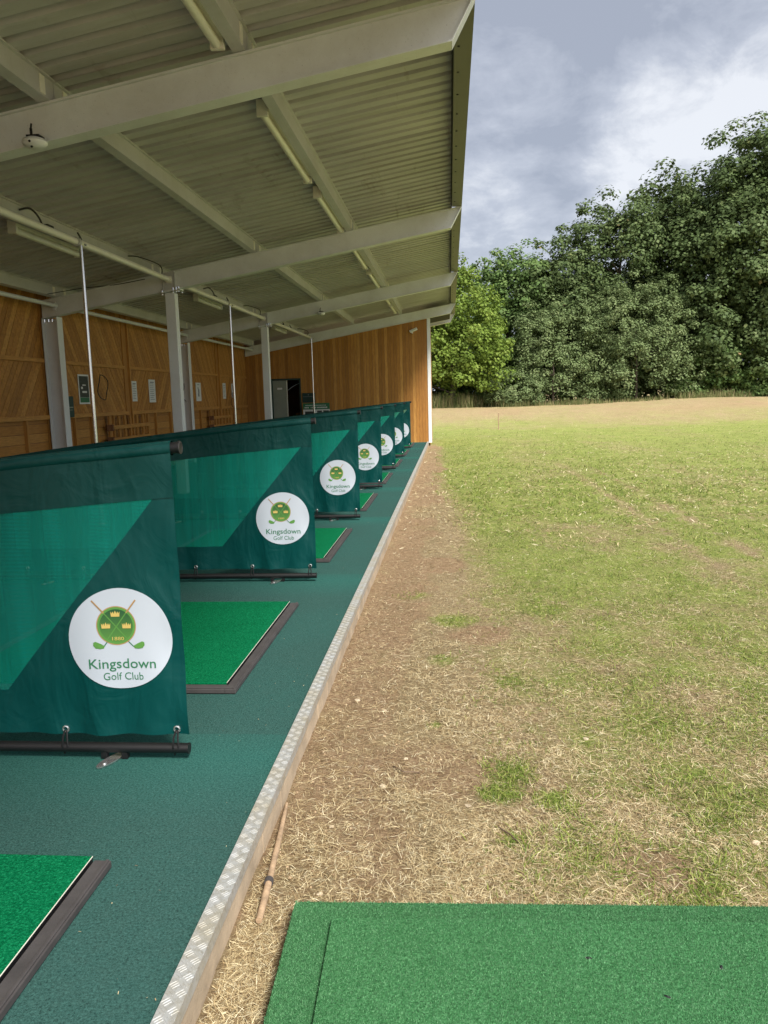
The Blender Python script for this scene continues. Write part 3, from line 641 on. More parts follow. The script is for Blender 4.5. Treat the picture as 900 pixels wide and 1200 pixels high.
# notice board and dark sign by the end wall
t = thing('sign', 'dark blue-green sign on the end wall above the white board', 'sign', (-4.55, YW - .05, 1.36))
q = MB(); q.box(-.21, .21, 0, .02, 0, .31); q.build('panel', 'boxgreen', t); q = MB(); q.box(-.19, .19, -.002, -.0005, .19, .195); q.box(-.02, .0, -.002, -.0005, .24, .26); q.build('line', 'purlin', t)
t = thing('notice_board', 'white picture board with a green header in front of the end wall', 'board', (-4.28, YW - .25, 0))
q = MB(); q.box(-.43, .43, 0, .03, .42, 1.14); q.build('panel', 'paper', t)
q = MB(); q.box(-.43, .43, -.004, .034, 1.142, 1.34); q.build('header', 'poster_green', t)
for z_, a, b in ((1.20, -.38, -.22), (1.20, -.18, .02), (1.20, .02, .38), (1.28, -.35, .35)):
    q = MB(); x = a
    while x < b - .03: w = random.uniform(.02, .045); q.box(x, x + w, -.007, -.0045, z_ - .02, z_ + (.02 if z_ < 1.25 else .0)); x += w + .012
    q.build('lettering', 'paper', t)
for a, b, z0, z1 in ((-.37, -.05, .62, 1.08), (.02, .18, .80, 1.10), (.22, .40, .70, 1.10), (.0, .18, .5, .72)):
    q = MB(); q.box(a, b, -.004, -.0005, z0, z1); q.build('picture', 'photo_dark', t)
for x in (-.40, .38):
    q = MB(); q.box(x, x + .03, .0, .03, 0, .419); q.build('leg', 'black', t)
# golf bag behind the second divider
t = thing('golf_bag', 'black golf bag just showing behind the second divider', 'bag', (-3.47, 11.0, 0))
def lathe(pts, n=24, off=(0, 0, 0)):
    q = MB(); vs = [(off[0] + r * math.cos(2 * math.pi * j / n), off[1] + r * math.sin(2 * math.pi * j / n), off[2] + z) for r, z in pts for j in range(n)]
    q.add(vs, [(i * n + j, i * n + (j + 1) % n, (i + 1) * n + (j + 1) % n, (i + 1) * n + j) for i in range(len(pts) - 1) for j in range(n)]); return q
lathe([(0, 0), (.14, 0), (.15, .05), (.13, .3), (.13, .8), (.15, .9), (.16, .93), (.155, .97), (.13, .97), (.11, .9)]).build('body', 'black', t, True)
for (dx, dy, h) in ((-.06, .0, 1.06), (.03, .04, 1.10), (.07, -.03, 1.05), (0, -.06, 1.08)):
    q = lathe([(0, h - .10), (.028, h - .09), (.045, h - .05), (.04, h - .015), (0, h)], 12, (dx, dy, 0)); q.tube([(dx, dy, .3), (dx, dy, h - .08)], .008, 6); q.build('headcover', 'cable', t, True)
q = MB(); q.box(-.10, .10, -.19, -.135, .15, .5); q.build('pocket', 'black', t, bevel=.03)

# ------------------------------------------------------------------ bay dividers
def ztop(x): d = -1.10 - x; return 1.325 - .070 * d - .012 * d * d
XR, XL = -1.115, -3.80
def wave(x, z):
    t = max(0, min(1, (1.3 - z) / 1.2))
    tk = max(0., min(1., (ztop(x) - z) / .16))
    return tk * (.007 * math.sin(9.5 * x + 1.3 * z) + .006 * math.sin(23 * x + 2 * z + 1) * t * t + .004 * math.sin(6 * z + 3 * x) + .006 * math.sin(17 * z + 5 * x) * math.exp(-((x + 1.14) / .06) ** 2)
            + .009 * math.sin(31 * x + .6 * math.sin(9 * z)) * max(0, (.34 - z)) / .24)
def patch(mb, c00, c10, c11, c01, nu, nv, off=0.):
    """corners (x,z) ; callables allowed for top edges"""
    vs = []
    for j in range(nv + 1):
        for i in range(nu + 1):
            u, v_ = i / nu, j / nv
            a = (c00[0] + (c10[0] - c00[0]) * u, c00[1](c00[0] + (c10[0] - c00[0]) * u) if callable(c00[1]) else c00[1] + (c10[1] - c00[1]) * u)
            b_x = c01[0] + (c11[0] - c01[0]) * u
            b = (b_x, c01[1](b_x) if callable(c01[1]) else c01[1] + (c11[1] - c01[1]) * u)
            x = a[0] + (b[0] - a[0]) * v_; z = a[1] + (b[1] - a[1]) * v_; vs.append((x, wave(x, z) + off, z))
    mb.add(vs, [(j * (nu + 1) + i, j * (nu + 1) + i + 1, (j + 1) * (nu + 1) + i + 1, (j + 1) * (nu + 1) + i) for j in range(nv) for i in range(nu)])
ZB = .30; zw = lambda x: ztop(x) - .205
zhem = .108
D0 = empty('bay_divider', (0, 0, 0)); D0['category'] = 'divider'; D0['group'] = 'green dividers between the driving bays'
q = MB(); patch(q, (XL, zhem), (XR, zhem), (XR, ZB), (XL, ZB), 90, 10)
patch(q, (-1.90, ZB), (XR, ZB), (XR, zw), (-1.205, zw), 30, 40)
patch(q, (XL, ZB), (-3.68, ZB), (-3.68, zw), (XL, zw), 4, 30)
vin = q.build('vinyl_panel', 'vinyl', D0, True)
q = MB(); patch(q, (-3.68, ZB), (-1.90, ZB), (-1.205, zw), (-3.68, zw), 80, 40); q.build('netting', 'net', D0, True)
q = MB(); patch(q, (XL, zw), (XR, zw), (XR, lambda x: ztop(x) - .012), (XL, lambda x: ztop(x) - .012), 70, 8, -.0035)
patch(q, (XL, lambda x: ztop(x) - .0125), (XR, lambda x: ztop(x) - .0125), (XR, lambda x: ztop(x) + .018), (XL, lambda x: ztop(x) + .018), 70, 2, -.006)
n_ = 71; pts = []
for i in range(n_):
    x = XL + (XR - XL) * i / (n_ - 1)
    for a in range(12): pts.append((x, .018 + .0305 * math.cos(2 * math.pi * a / 12), ztop(x) - .008 + .0305 * math.sin(2 * math.pi * a / 12)))
q.add(pts, [(i * 12 + a, i * 12 + (a + 1) % 12, (i + 1) * 12 + (a + 1) % 12, (i + 1) * 12 + a) for i in range(n_ - 1) for a in range(12)])
q.build('top_band', 'band', D0, True)
q = MB(); xs_ = np.linspace(-3.93, -1.088, 30); q.tube([(x, .018, ztop(x) - .008) for x in xs_], .024, 14); q.build('top_pole', 'black', D0, True)
q = MB(); q.tube([(-1.0875, .018, ztop(-1.088) - .008), (-1.080, .018, ztop(-1.08) - .008)], .027, 16); q.build('pole_cap', 'black', D0, True)
q = MB(); z_ = ztop(-1.08) - .008; q.tube([(-1.0798, .018 + .021 * math.cos(a), z_ + .021 * math.sin(a)) for a in np.linspace(0, 2 * math.pi, 17)], .0016, 6, False); q.build('cap_ring', 'rubber', D0, True)
q = MB(); q.tube([(-3.93, .0, .05), (-1.122, .0, .05)], .0215, 14); q.tube([(-1.1215, 0, .05), (-1.116, 0, .05)], .0235, 14); q.build('bottom_bar', 'black', D0, True)
q = MB(); q.tube([(-3.90, .01, 0), (-3.90, .01, 1.06)], .022, 12); q.build('upright', 'black', D0, True)
for xe in (-1.168, -1.652, -2.13, -2.62, -3.10, -3.6):
    yw = wave(xe, .128)
    q = MB(); ring = [(xe + .012 * math.cos(a), yw - .004, .130 + .012 * math.sin(a)) for a in np.linspace(0, 2 * math.pi, 17)]; q.tube(ring, .0045, 8, False); q.build('eyelet', 'gold_metal' if 'gold_metal' in M else 'chrome', D0, True)
    q = MB(); q.tube([(xe - .004, yw - .004, .126), (xe - .009, -.014, .10), (xe - .012, -.021, .06)], .0042, 6); q.tube([(xe + .004, yw - .004, .126), (xe + .009, -.014, .10), (xe + .012, -.021, .06)], .0042, 6); q.tube([(xe - .012, -.021, .06), (xe - .012, -.005, .024), (xe - .01, .02, .04)], .0042, 6); q.build('tie', 'black', D0, True)
for xf in (-1.44, -3.4):
    for xq in (xf - .06, xf + .03): q = MB(); q.box(xq, xq + .025, -.012, .012, .004, .035); q.build('foot_bracket', 'black', D0)
    q = MB(); n = 20; q.prism([(xf - .01 + .028 * math.cos(a) + .03 * math.sin(a) * .8, -.03 + .075 * math.sin(a), .004) for a in [2 * math.pi * i / n for i in range(n)]], (0, 0, .006)); q.tube([(xf - .02, -.07, .0095), (xf - .02, -.07, .015)], .008, 8); q.build('foot_plate', 'chrome', D0)
# printed roundel
U = .216 / 375.; LX, LZ = -1.378, .530
def lp(u, v_): return (LX + (u - 463) * U, LZ - (v_ - 435) * U)
def surf(x, z, off): return (x, wave(x, z) - off, z)
def disc(cu, cv, r, off, mat, name, parent, r0=0., n=64, rings=10, wob=0.):
    q = MB(); vs = []
    for j in range(rings + 1):
        rr = r0 + (r - r0) * j / rings
        for i in range(n):
            a = 2 * math.pi * i / n; w = rr * (1 + wob * math.sin(2 * a + .8)); x, z = lp(cu + w * math.cos(a), cv - w * math.sin(a)); vs.append(surf(x, z, off))
    q.add(vs, [(j * n + i, j * n + (i + 1) % n, (j + 1) * n + (i + 1) % n, (j + 1) * n + i) for j in range(rings) for i in range(n)]); return q.build(name, mat, parent, True)
roundel = disc(463, 435, 377, .0040, 'logo_white', 'logo', D0, wob=.012)
disc(438, 337, 144, .0050, 'brown_ink', 'emblem_rim', roundel, 136, rings=1)
disc(438, 337, 137, .0051, 'light_green', 'emblem_ring', roundel, 121, rings=1)
disc(438, 337, 122, .0050, 'emblem', 'emblem_field', roundel)
def flat(poly, off, q): q.add([surf(*lp(u, v_), off) for u, v_ in poly], [tuple(range(len(poly)))])
def bar(a, b, w, off, q, n=10):
    a = Vector(a); b = Vector(b); d = (b - a).normalized(); p = Vector((-d.y, d.x)) * w / 2
    for i in range(n):
        s, e_ = a.lerp(b, i / n), a.lerp(b, (i + 1) / n); flat([s - p, e_ - p, e_ + p, s + p], off, q)
for a_, b_, o_, w_, mt_, nm_ in (((270, 148), (352, 243), .0060, 11, 'brown_ink', 'club_grip'), ((587, 150), (514, 243), .0060, 11, 'brown_ink', 'club_grip'), ((352, 243), (516, 440), .0060, 8, 'light_green', 'club_shaft'),
                               ((514, 243), (366, 440), .0063, 8, 'light_green', 'club_shaft'), ((366, 455), (338, 492), .0058, 7, 'ink', 'club_neck'), ((520, 455), (556, 492), .0058, 7, 'ink', 'club_neck')):
    q = MB(); bar(a_, b_, w_, o_, q); q.build(nm_, mt_, roundel)
q = MB(); hp = [(266, 458), (282, 452), (318, 468), (348, 486), (338, 503), (310, 506), (280, 500), (264, 480)]
flat(hp, .0062, q); q.build('club_head', 'light_green', roundel); q = MB(); flat([(902 - u, v_ + 2) for u, v_ in reversed(hp)], .0062, q); q.build('club_head', 'light_green', roundel)
for cu, cv in ((435, 250), (363, 335), (513, 337)):
    q = MB()
    flat([(cu - 30, cv + 20), (cu + 30, cv + 20), (cu + 31, cv + 10), (cu - 31, cv + 10)], .0064, q)
    for s in (-1, 1):
        flat([(cu + s * 4, cv + 10), (cu + s * 31, cv + 10), (cu + s * 33, cv - 18), (cu + s * 24, cv - 3), (cu + s * 17, cv - 18), (cu + s * 10, cv - 3)], .0064, q)
    flat([(cu - 6, cv + 10), (cu + 6, cv + 10), (cu + 8, cv - 6), (cu, cv - 25), (cu - 8, cv - 6)], .0064, q)
    q.build('crown', 'gold', roundel)
def text(s, u0, u1, v0, v1, off, mat, name, bold=0.):
    cu = bpy.data.curves.new(name, 'FONT'); cu.body = s; cu.offset = bold; cu.resolution_u = 3; to = bpy.data.objects.new(name, cu); COL.objects.link(to)
    bpy.context.view_layer.update(); dg = bpy.context.evaluated_depsgraph_get(); me = bpy.data.meshes.new_from_object(to.evaluated_get(dg)); bpy.data.objects.remove(to)
    bm = bmesh.new(); bm.from_mesh(me); bmesh.ops.triangulate(bm, faces=bm.faces)
    xs = [v.co.x for v in bm.verts]; ys = [v.co.y for v in bm.verts]; ax, bx, ay, by = min(xs), max(xs), min(ys), max(ys)
    for v in bm.verts:
        uu = u0 + (v.co.x - ax) / (bx - ax) * (u1 - u0); vv = v1 + (v.co.y - ay) / (by - ay) * (v0 - v1); v.co = surf(*lp(uu, vv), off)
    bm.to_mesh(me); bm.free(); me.materials.clear(); me.materials.append(M[mat]); o = bpy.data.objects.new(name, me); COL.objects.link(o); o.parent = roundel
text('Kingsdown', 222, 712, 582, 678, .0058, 'ink', 'lettering', .006); text('Golf Club', 322, 614, 686, 742, .0058, 'ink', 'lettering', .0)
text('1880', 403, 488, 420, 445, .0060, 'gold', 'lettering')
DY = [-.1564 + 3.2401 * k for k in range(1, 8)]
dl_ = ['nearest green divider with its white roundel large at the left edge', 'second divider from the camera, its netting window fully visible beside its roundel', 'third divider from the camera, just right of the second', 'fourth divider from the camera, its roundel half the size of the second one', 'fifth divider from the camera, roundel cut at its left by the fourth', 'sixth divider, narrow strip between the fifth and the last', 'last and farthest divider, nearest the orange end wall']
for k, y in enumerate(DY):
    o = D0 if k == 0 else copy_tree(D0)
    o.location = (0, y, 0); o['label'] = dl_[k]

# ------------------------------------------------------------------ tee mats under the roof
T0 = empty('tee_mat'); T0['category'] = 'tee mat'; T0['group'] = 'bright green tee mats in the bays'
q = MB(); n = 1; q.box(-2.72, -1.188, -1.66, 0.0, .006, .034); q.build('turf', 'turf', T0, bevel=.004)
q = MB(); q.box(-1.1863, -1.1845, -1.66, -.004, .0325, .0350); q.build('turf_backing', 'batten', T0)
q = MB(); q.box(-1.1868, -1.1775, -1.66, -.006, .004, .012); q.box(-1.1866, -1.1850, -1.66, -.006, .0122, .0320); q.box(-2.72, -1.1868, -1.6675, -1.6605, .004, .024); q.build('gap_shade', 'black', T0)  # black boxes paint in the shade of the gap round the turf
q = MB(); q.box(-1.177, -1.119, -1.738, -.012, .004, .027); q.box(-1.136, -1.124, -1.735, -.014, .0272, .033); q.box(-2.80, -1.1772, -1.738, -1.668, .004, .027); q.box(-2.80, -1.137, -1.732, -1.718, .0272, .033); q.box(-2.80, -2.735, -1.667, -.012, .004, .027); q.build('rubber_border', 'rubber', T0, bevel=.003)
tl_ = ['nearest bright green tee mat, in front of the first divider', 'tee mat between the first and second dividers', 'tee mat between the second and third dividers', 'tee mat between the third and fourth dividers', 'tee mat corner between the fourth and fifth dividers', 'small tee mat corner between the fifth and sixth dividers', 'tiny tee mat corner between the sixth and last dividers', 'farthest tee mat sliver between the last divider and the end wall']
for k in range(8):
    o = T0 if k == 0 else copy_tree(T0); o.location = (0, 2.315 + 3.2401 * k, 0); o['label'] = tl_[k]

# ------------------------------------------------------------------ the mat on the grass in front of the camera
t = thing('grass_mat', 'large faded green turf mat lying on the dry grass in front', 'mat', (-.503, 2.235, GZ + .01), None)
t.rotation_euler = (0, 0, R(1.6))
def rrect(x0, x1, y0, y1, r, n=5):
    out = []
    for cx_, cy_, a0 in ((x1 - r, y1 - r, 0), (x0 + r, y1 - r, 90), (x0 + r, y0 + r, 180), (x1 - r, y0 + r, 270)):
        for i in range(n + 1): a = R(a0 + 90 * i / n); out.append((cx_ + r * math.cos(a), cy_ + r * math.sin(a)))
    return out
q = MB(); q.prism([(x, y, 0) for x, y in rrect(0, 1.52, -1.55, 0, .018)], (0, 0, .058)); q.build('base_turf', 'turf2', t, bevel=.006)
q = MB(); q.prism([(x, y, .0585) for x, y in rrect(.128, 1.62 - .18, -1.45, -.10, .02)], (0, 0, .018)); q.build('raised_turf', 'turf2', t, bevel=.003)
# fibres of that mat
def fibres(x0, x1, y0, y1, z, n, h, parent, mat, name='pile'):
    bx = rng.uniform(x0, x1, n); by = rng.uniform(y0, y1, n); a = rng.uniform(0, 2 * math.pi, n); w = .0012; hh = h * rng.uniform(.5, 1.2, n)
    lx = rng.normal(0, .5, n) * hh; ly = rng.normal(.2, .5, n) * hh; dx = np.cos(a) * w; dy = np.sin(a) * w
    V = np.stack([np.stack([bx - dx, by - dy, np.full(n, z)], -1), np.stack([bx + dx, by + dy, np.full(n, z)], -1), np.stack([bx + lx, by + ly, z + hh], -1)], 1).reshape(-1, 3)
    return npmesh(name, V, np.arange(3 * n).reshape(n, 3), mat, parent)
pile = Mt('mat_pile', (.05, .20, .08), .7); gi = pile.n.new('ShaderNodeNewGeometry')
pile.color(pile.ramp(gi.outputs['Random Per Island'], [(0, (.020, .090, .030)), (.6, (.044, .158, .058)), (1, (.11, .28, .12))])); M['pile'] = pile.m
o = fibres(.13, 1.44, -.75, -.105, .0762, 90000, .004, t, 'pile'); o['kind'] = 'stuff'
o = fibres(.002, .126, -.85, -.002, .0578, 20000, .004, t, 'pile'); o['kind'] = 'stuff'
o = fibres(.127, 1.515, -.098, -.002, .0578, 24000, .004, t, 'pile'); o['kind'] = 'stuff'
for k, (x, y) in enumerate(((.358, 1.999), (.703, 1.981), (.533, 1.867))):
    t2 = thing('beetle', ['small dark insect, leftmost of three on the turf mat', 'small dark insect, rightmost of three on the turf mat', 'small dark insect nearest the camera on the turf mat'][k], 'insect', (x, y, GZ + .083), 'small insects on the turf mat'); t2.rotation_euler = (0, 0, k * 1.3)
    q = lathe([(0, -.003), (.003, -.001), (.003, .001), (0, .003)], 8); q.v = [(a * 3.0, b * 1.5, c * 1.3 + .003) for a, b, c in q.v]; q.build('body', 'black', t2, True)
    q = MB(); q.add([(0, 0, .005), (-.008, .004, .004), (-.009, .001, .003), (0, 0, .005), (-.007, -.005, .004), (-.009, -.002, .003)], [(0, 1, 2), (3, 4, 5)]); q.build('wing', 'purlin', t2)

# ------------------------------------------------------------------ litter on the soil
t = thing('rusty_pipe', 'old rusty pipe lying in the dirt beside the kerb', 'pipe', (-.612, 2.203, GZ + .02))
q = MB(); P = [(-.0, 0, .0), (-.012, .2, .006), (-.03, .42, .006), (-.06, .72, -.004)]; q.tube([Vector(a).lerp(Vector(b), s) for a, b in zip(P[:-1], P[1:]) for s in (0, .33, .66)] + [P[-1]], [.0105, .0108, .012, .011, .010, .0105, .010, .009, .008, .005], 12); q.build('tube', 'rust', t, True)
q = MB(); q.tube([(-.011, .18, .006), (-.013, .20, .006)], .0155, 12); q.build('coupling', 'rubber', t, True)
stl = []
def stone(x, y, s, mat='stone', label=None, seed=0):
    bm = bmesh.new(); bmesh.ops.create_icosphere(bm, subdivisions=2, radius=1); rr = random.Random(seed)
    sc = (rr.uniform(.8, 1.4), rr.uniform(.7, 1.1), rr.uniform(.35, .6))
    for v in bm.verts:
        nn = mnoise.noise(v.co * 1.3 + Vector((seed * 3.1, 0, 0))); v.co = Vector((v.co.x * sc[0], v.co.y * sc[1], v.co.z * sc[2])) * s * (1 + .45 * nn)
    me = bpy.data.meshes.new('stone'); bm.to_mesh(me); bm.free(); me.materials.append(M[mat]); o = bpy.data.objects.new('stone', me); COL.objects.link(o)
    o.location = (x, y, float(gh(np.array(x), np.array(y))) + s * .15); o.rotation_euler = (0, 0, seed); tag(o, label, 'stone', 'stones scattered on the dry ground'); return o
SS = [(-.30, 3.10, .016, 'pale angular stone on the soil midway between pipe and grass'), (-.52, 4.05, .014, 'small pale stone close to the kerb beyond the pipe'), (-.47, 2.78, .011, 'small white stone in the dirt right of the pipe'), (-.22, 3.35, .013, 'yellowish stone on bare soil'),
      (.62, 3.62, .013, 'white stone lying in the dry grass'), (1.08, 2.75, .013, 'round pale stone at the right in dry grass'), (-.45, 2.37, .012, 'orange stone beside the pipe end'), (-.36, 3.9, .012, 'pale stone on soil farther along the kerb'), (.05, 2.95, .012, 'yellow stone between the soil and dry grass'), (-.42, 1.80, .018, 'purplish stone under the straw by the turf mat')]
for i, (x, y, s, l) in enumerate(SS): stone(x, y, s, label=l, seed=i + 1)
n = 900; V = []; Fq = []
ico = bmesh.new(); bmesh.ops.create_icosphere(ico, subdivisions=1, radius=1); iv = np.array([v.co[:] for v in ico.verts]); iff = np.array([[v.index for v in f.verts] for f in ico.faces]); ico.free()
for i in range(n):
    x = -.66 + abs(random.gauss(0, .38)); y = 1.7 + 10 * random.random() ** 1.5; s = random.uniform(.002, .006) * (1.5 if i % 9 == 0 else 1)
    V.append(iv * s * rng.uniform(.6, 1.3, 3) * np.array([1, 1, .6]) + rng.normal(0, .12 * s, iv.shape) + np.array([x, y, float(gh(np.array(x), np.array(y)))])); Fq.append(iff + i * len(iv))
tag(npmesh('gravel', np.concatenate(V), np.concatenate(Fq), 'clod'), kind='stuff')
def twig(pts, label, r=.0025):
    q = MB(); q.tube([(x, y, float(gh(np.array(x), np.array(y))) + h) for x, y, h in pts], r, 5); tag(q.build('twig', 'twig'), label, 'twig', 'twigs lying on the ground')
twig([(-.45, 3.02, .006), (-.36, 2.99, .008), (-.24, 2.985, .006)], 'long thin pale twig across the bare soil', .0013)
twig([(.16, 2.78, .012), (.20, 2.72, .02), (.24, 2.64, .012)], 'short dark twig in the dry grass above the turf mat')
twig([(-.27, 3.28, .01), (-.22, 3.2, .02), (-.15, 3.22, .01)], 'crooked dark twig on the bare soil')
t = thing('marker_stake', 'thin rusty stake standing in the field before the trees', 'stake', (2.17, 36.0, float(gh(np.array(2.17), np.array(36.)))))
q = MB(); q.tube([(0, 0, -.1), (0, 0, .62), (.01, 0, .72)], .022, 8); q.build('rod', 'rust', t); q = MB(); q.box(-.03, .03, -.02, .02, .66, .74); q.build('cap', 'rust', t)

# ------------------------------------------------------------------ grass blades (stuff)
def blades(name, n, ymax, keep, hgt, width, lie, mat, xr=3.6, seed=1, curl=.4, y0=1.55):
    r = np.random.default_rng(seed)
    u = r.random(n); y = 1 / (1 / y0 - u * (1 / y0 - 1 / ymax)) if True else 0
    x = -.675 + r.random(n) * (xr * .25 + y * .62 + .3); kp = keep(x, y) > r.random(n)
    inside_mat = (x > -.53) & (x < 1.06) & (y < 2.27 + (x + .5) * .028) & (y > .6)
    kp &= ~inside_mat; x = x[kp]; y = y[kp]; n = len(x)
    sc = 1 + .10 * np.clip(y - 3, 0, 12)
    ln = hgt * r.uniform(.45, 1.5, n) * (1 + .04 * np.clip(y - 3, 0, 10)); w = width * r.uniform(.6, 1.3, n) * sc
    a = r.uniform(0, 2 * math.pi, n); el = np.abs(r.normal(lie, lie * .6 + .12, n)); el = np.clip(el, .03, 1.45)
    d = np.stack([np.cos(a) * np.cos(el), np.sin(a) * np.cos(el), np.sin(el)], -1); sd = np.stack([-np.sin(a), np.cos(a), np.zeros(n)], -1)
    cv = r.normal(0, curl, n); z = gh(x, y) + r.uniform(-.002, .006, n)
    P0 = np.stack([x, y, z], -1)
    rows = []
    for t_, ww in ((0, 1.), (.5, .9), (1., .25)):
        c = P0 + d * (ln * t_)[:, None] + sd * (cv * ln * t_ * t_ * .6)[:, None]; c[:, 2] -= ln * t_ * t_ * np.sin(el) * .35
        c[:, 2] = np.maximum(c[:, 2], gh(c[:, 0], c[:, 1], True) + .0008)
        tw = np.stack([sd[:, 0], sd[:, 1], r.normal(0, .35, n)], -1)
        rows += [c - tw * (w * ww / 2)[:, None], c + tw * (w * ww / 2)[:, None]]
    V = np.stack(rows, 1).reshape(-1, 3); b = np.arange(n)[:, None] * 6
    Fq = np.concatenate([b + np.array([[0, 1, 3, 2]]), b + np.array([[2, 3, 5, 4]])])
    # nothing grows through the kerb
    V[:, 0] = np.maximum(V[:, 0], -.6835)
    o = npmesh(name, V, Fq, mat, tint=np.repeat(r.random(n), 6)); tag(o, kind='stuff'); return o
def blade_mat(name, stops, tr):
    m = Mt(name, rough=.6, spec=.3); c = m.ramp(m.attr('tint'), stops); m.color(c); m.translucent(c, tr); return m.m
M['straw'] = blade_mat('straw', [(0, (.11, .065, .03)), (.25, (.30, .205, .10)), (.6, (.54, .43, .24)), (.88, (.70, .60, .37)), (1, (.85, .78, .56))], .12)
M['greenblade'] = blade_mat('green_blades', [(0, (.065, .11, .016)), (.5, (.17, .24, .035)), (.85, (.30, .36, .075)), (1, (.46, .45, .17))], .3)
def keep_straw(x, y):
    s = soilness(x, y); g = greenness(x, y); tuft = smooth(.35, .65, fbm(x * 5, y * 5, 61, 3))
    return np.clip((1 - .66 * s) * (1 - .60 * g) * (.45 + .55 * tuft), 0, 1)
def keep_green(x, y):
    g = greenness(x, y); tuft = smooth(.42, .60, fbm(x * 4.2, y * 4.2, 67, 3)); return np.clip(g ** 1.2 * (.15 + .85 * tuft), 0, 1) * (1 - soilness(x, y) * .8)
blades('dry_grass', 460000, 15., lambda x, y: keep_straw(x, y) * smooth(15, 8, y), .036, .0014, .18, 'straw', seed=3, curl=.7)
blades('green_grass', 300000, 17., lambda x, y: keep_green(x, y) * smooth(17, 9, y), .036, .0026, .55, 'greenblade', seed=4, curl=.4)
blades('dry_grass', 80000, 46., lambda x, y: keep_straw(x, y) * smooth(7, 15, y), .055, .004, .25, 'straw', seed=5, curl=.5, y0=8)
blades('green_grass', 120000, 46., lambda x, y: keep_green(x, y) * smooth(7, 15, y), .055, .004, .5, 'greenblade', seed=6, curl=.4, y0=8)

# ------------------------------------------------------------------ trees
def leaf_mat(name, stops, tr=.25, rough=.5):
    m = Mt(name, rough=.6, spec=.18); c = m.ramp(m.attr('tint'), stops); m.color(c); m.translucent(c, tr); return m.m
M['leaf_syc'] = leaf_mat('sycamore_leaf', [(0, (.048, .078, .026)), (.5, (.095, .140, .050)), (.85, (.150, .192, .075)), (.97, (.19, .21, .085)), (1, (.24, .17, .085))])
M['leaf_yel'] = leaf_mat('yellow_green_leaf', [(0, (.09, .145, .025)), (.5, (.17, .25, .042)), (1, (.28, .35, .08))], .35)
M['leaf_mid'] = leaf_mat('mid_green_leaf', [(0, (.065, .12, .035)), (.5, (.125, .205, .062)), (.9, (.20, .27, .085)), (1, (.24, .20, .10))], .3)
M['leaf_grey'] = leaf_mat('grey_green_leaf', [(0, (.085, .125, .048)), (.5, (.15, .205, .082)), (1, (.25, .29, .14))], .2)
M['weed'] = leaf_mat('long_weeds', [(0, (.08, .12, .035)), (.6, (.17, .18, .07)), (1, (.34, .28, .15))], .2)
def crown(parent, name, blobs, clump_r, per, leaf, mat, seed, dens=1., loc=(0, 0, 0), aspect=.75, up=.35, zmin=.2, jitter=.35):
    r = np.random.default_rng(seed); Vs = []; T = []
    for (cx_, cy_, cz_, rx, ry, rz_) in blobs:
        area = 4 * math.pi * ((rx * ry) ** 1.6 / 3 + (rx * rz_) ** 1.6 / 3 + (ry * rz_) ** 1.6 / 3) ** (1 / 1.6)
        nc = int(area / (clump_r ** 2 * 1.7) * dens) + 3
        th = r.uniform(0, 2 * math.pi, nc); ph = r.uniform(-.85, 1, nc); s = np.sqrt(np.maximum(0, 1 - ph ** 2)); rad = np.where(r.random(nc) < .16, r.uniform(1.05, 1.28, nc), r.uniform(1 - jitter, 1.05, nc))
        cc = np.stack([cx_ + rx * s * np.cos(th) * rad, cy_ + ry * s * np.sin(th) * rad, cz_ + rz_ * ph * rad], -1)
        cc = cc[cc[:, 2] > zmin]
        outd = (cc - np.array([cx_, cy_, cz_])) / np.array([rx, ry, rz_]); outd /= np.linalg.norm(outd, axis=1)[:, None] + 1e-6
        for c, od in zip(cc, outd):
            m_ = int(per * r.uniform(.5, 1.3)); rr = clump_r * r.uniform(.55, 1.3)
            d = r.normal(0, 1, (m_, 3)); d /= np.linalg.norm(d, axis=1)[:, None]; d += od * .5 + np.array([0, 0, .45]); d /= np.linalg.norm(d, axis=1)[:, None] ** .6; q_ = rr * r.uniform(.45, 1.08, m_) ** .7
            p = c + d * q_[:, None] * np.array([1, 1, aspect])
            nrm = d * .8 + np.array([0, 0, up]) + r.normal(0, .32, (m_, 3)); nrm /= np.linalg.norm(nrm, axis=1)[:, None]
            t1 = np.cross(nrm, r.normal(0, 1, (m_, 3))); t1 /= np.linalg.norm(t1, axis=1)[:, None] + 1e-9; t2_ = np.cross(nrm, t1)
            L_ = leaf * r.uniform(.6, 1.25, m_)[:, None]
            Vs.append(np.stack([p - t1 * L_ * .5, p + t2_ * L_ * .42 - t1 * L_ * .05 + nrm * L_ * .08, p + t1 * L_ * .55, p - t2_ * L_ * .42 - t1 * L_ * .05 + nrm * L_ * .08], 1))
            T.append(np.repeat(np.clip(r.normal(r.uniform(.3, .65), .14, m_), 0, 1), 4))
    V = np.concatenate(Vs).reshape(-1, 3); V = V[:]; T = np.concatenate(T)
    return npmesh(name, V, np.arange(len(V)).reshape(-1, 4), mat, parent, tint=T)
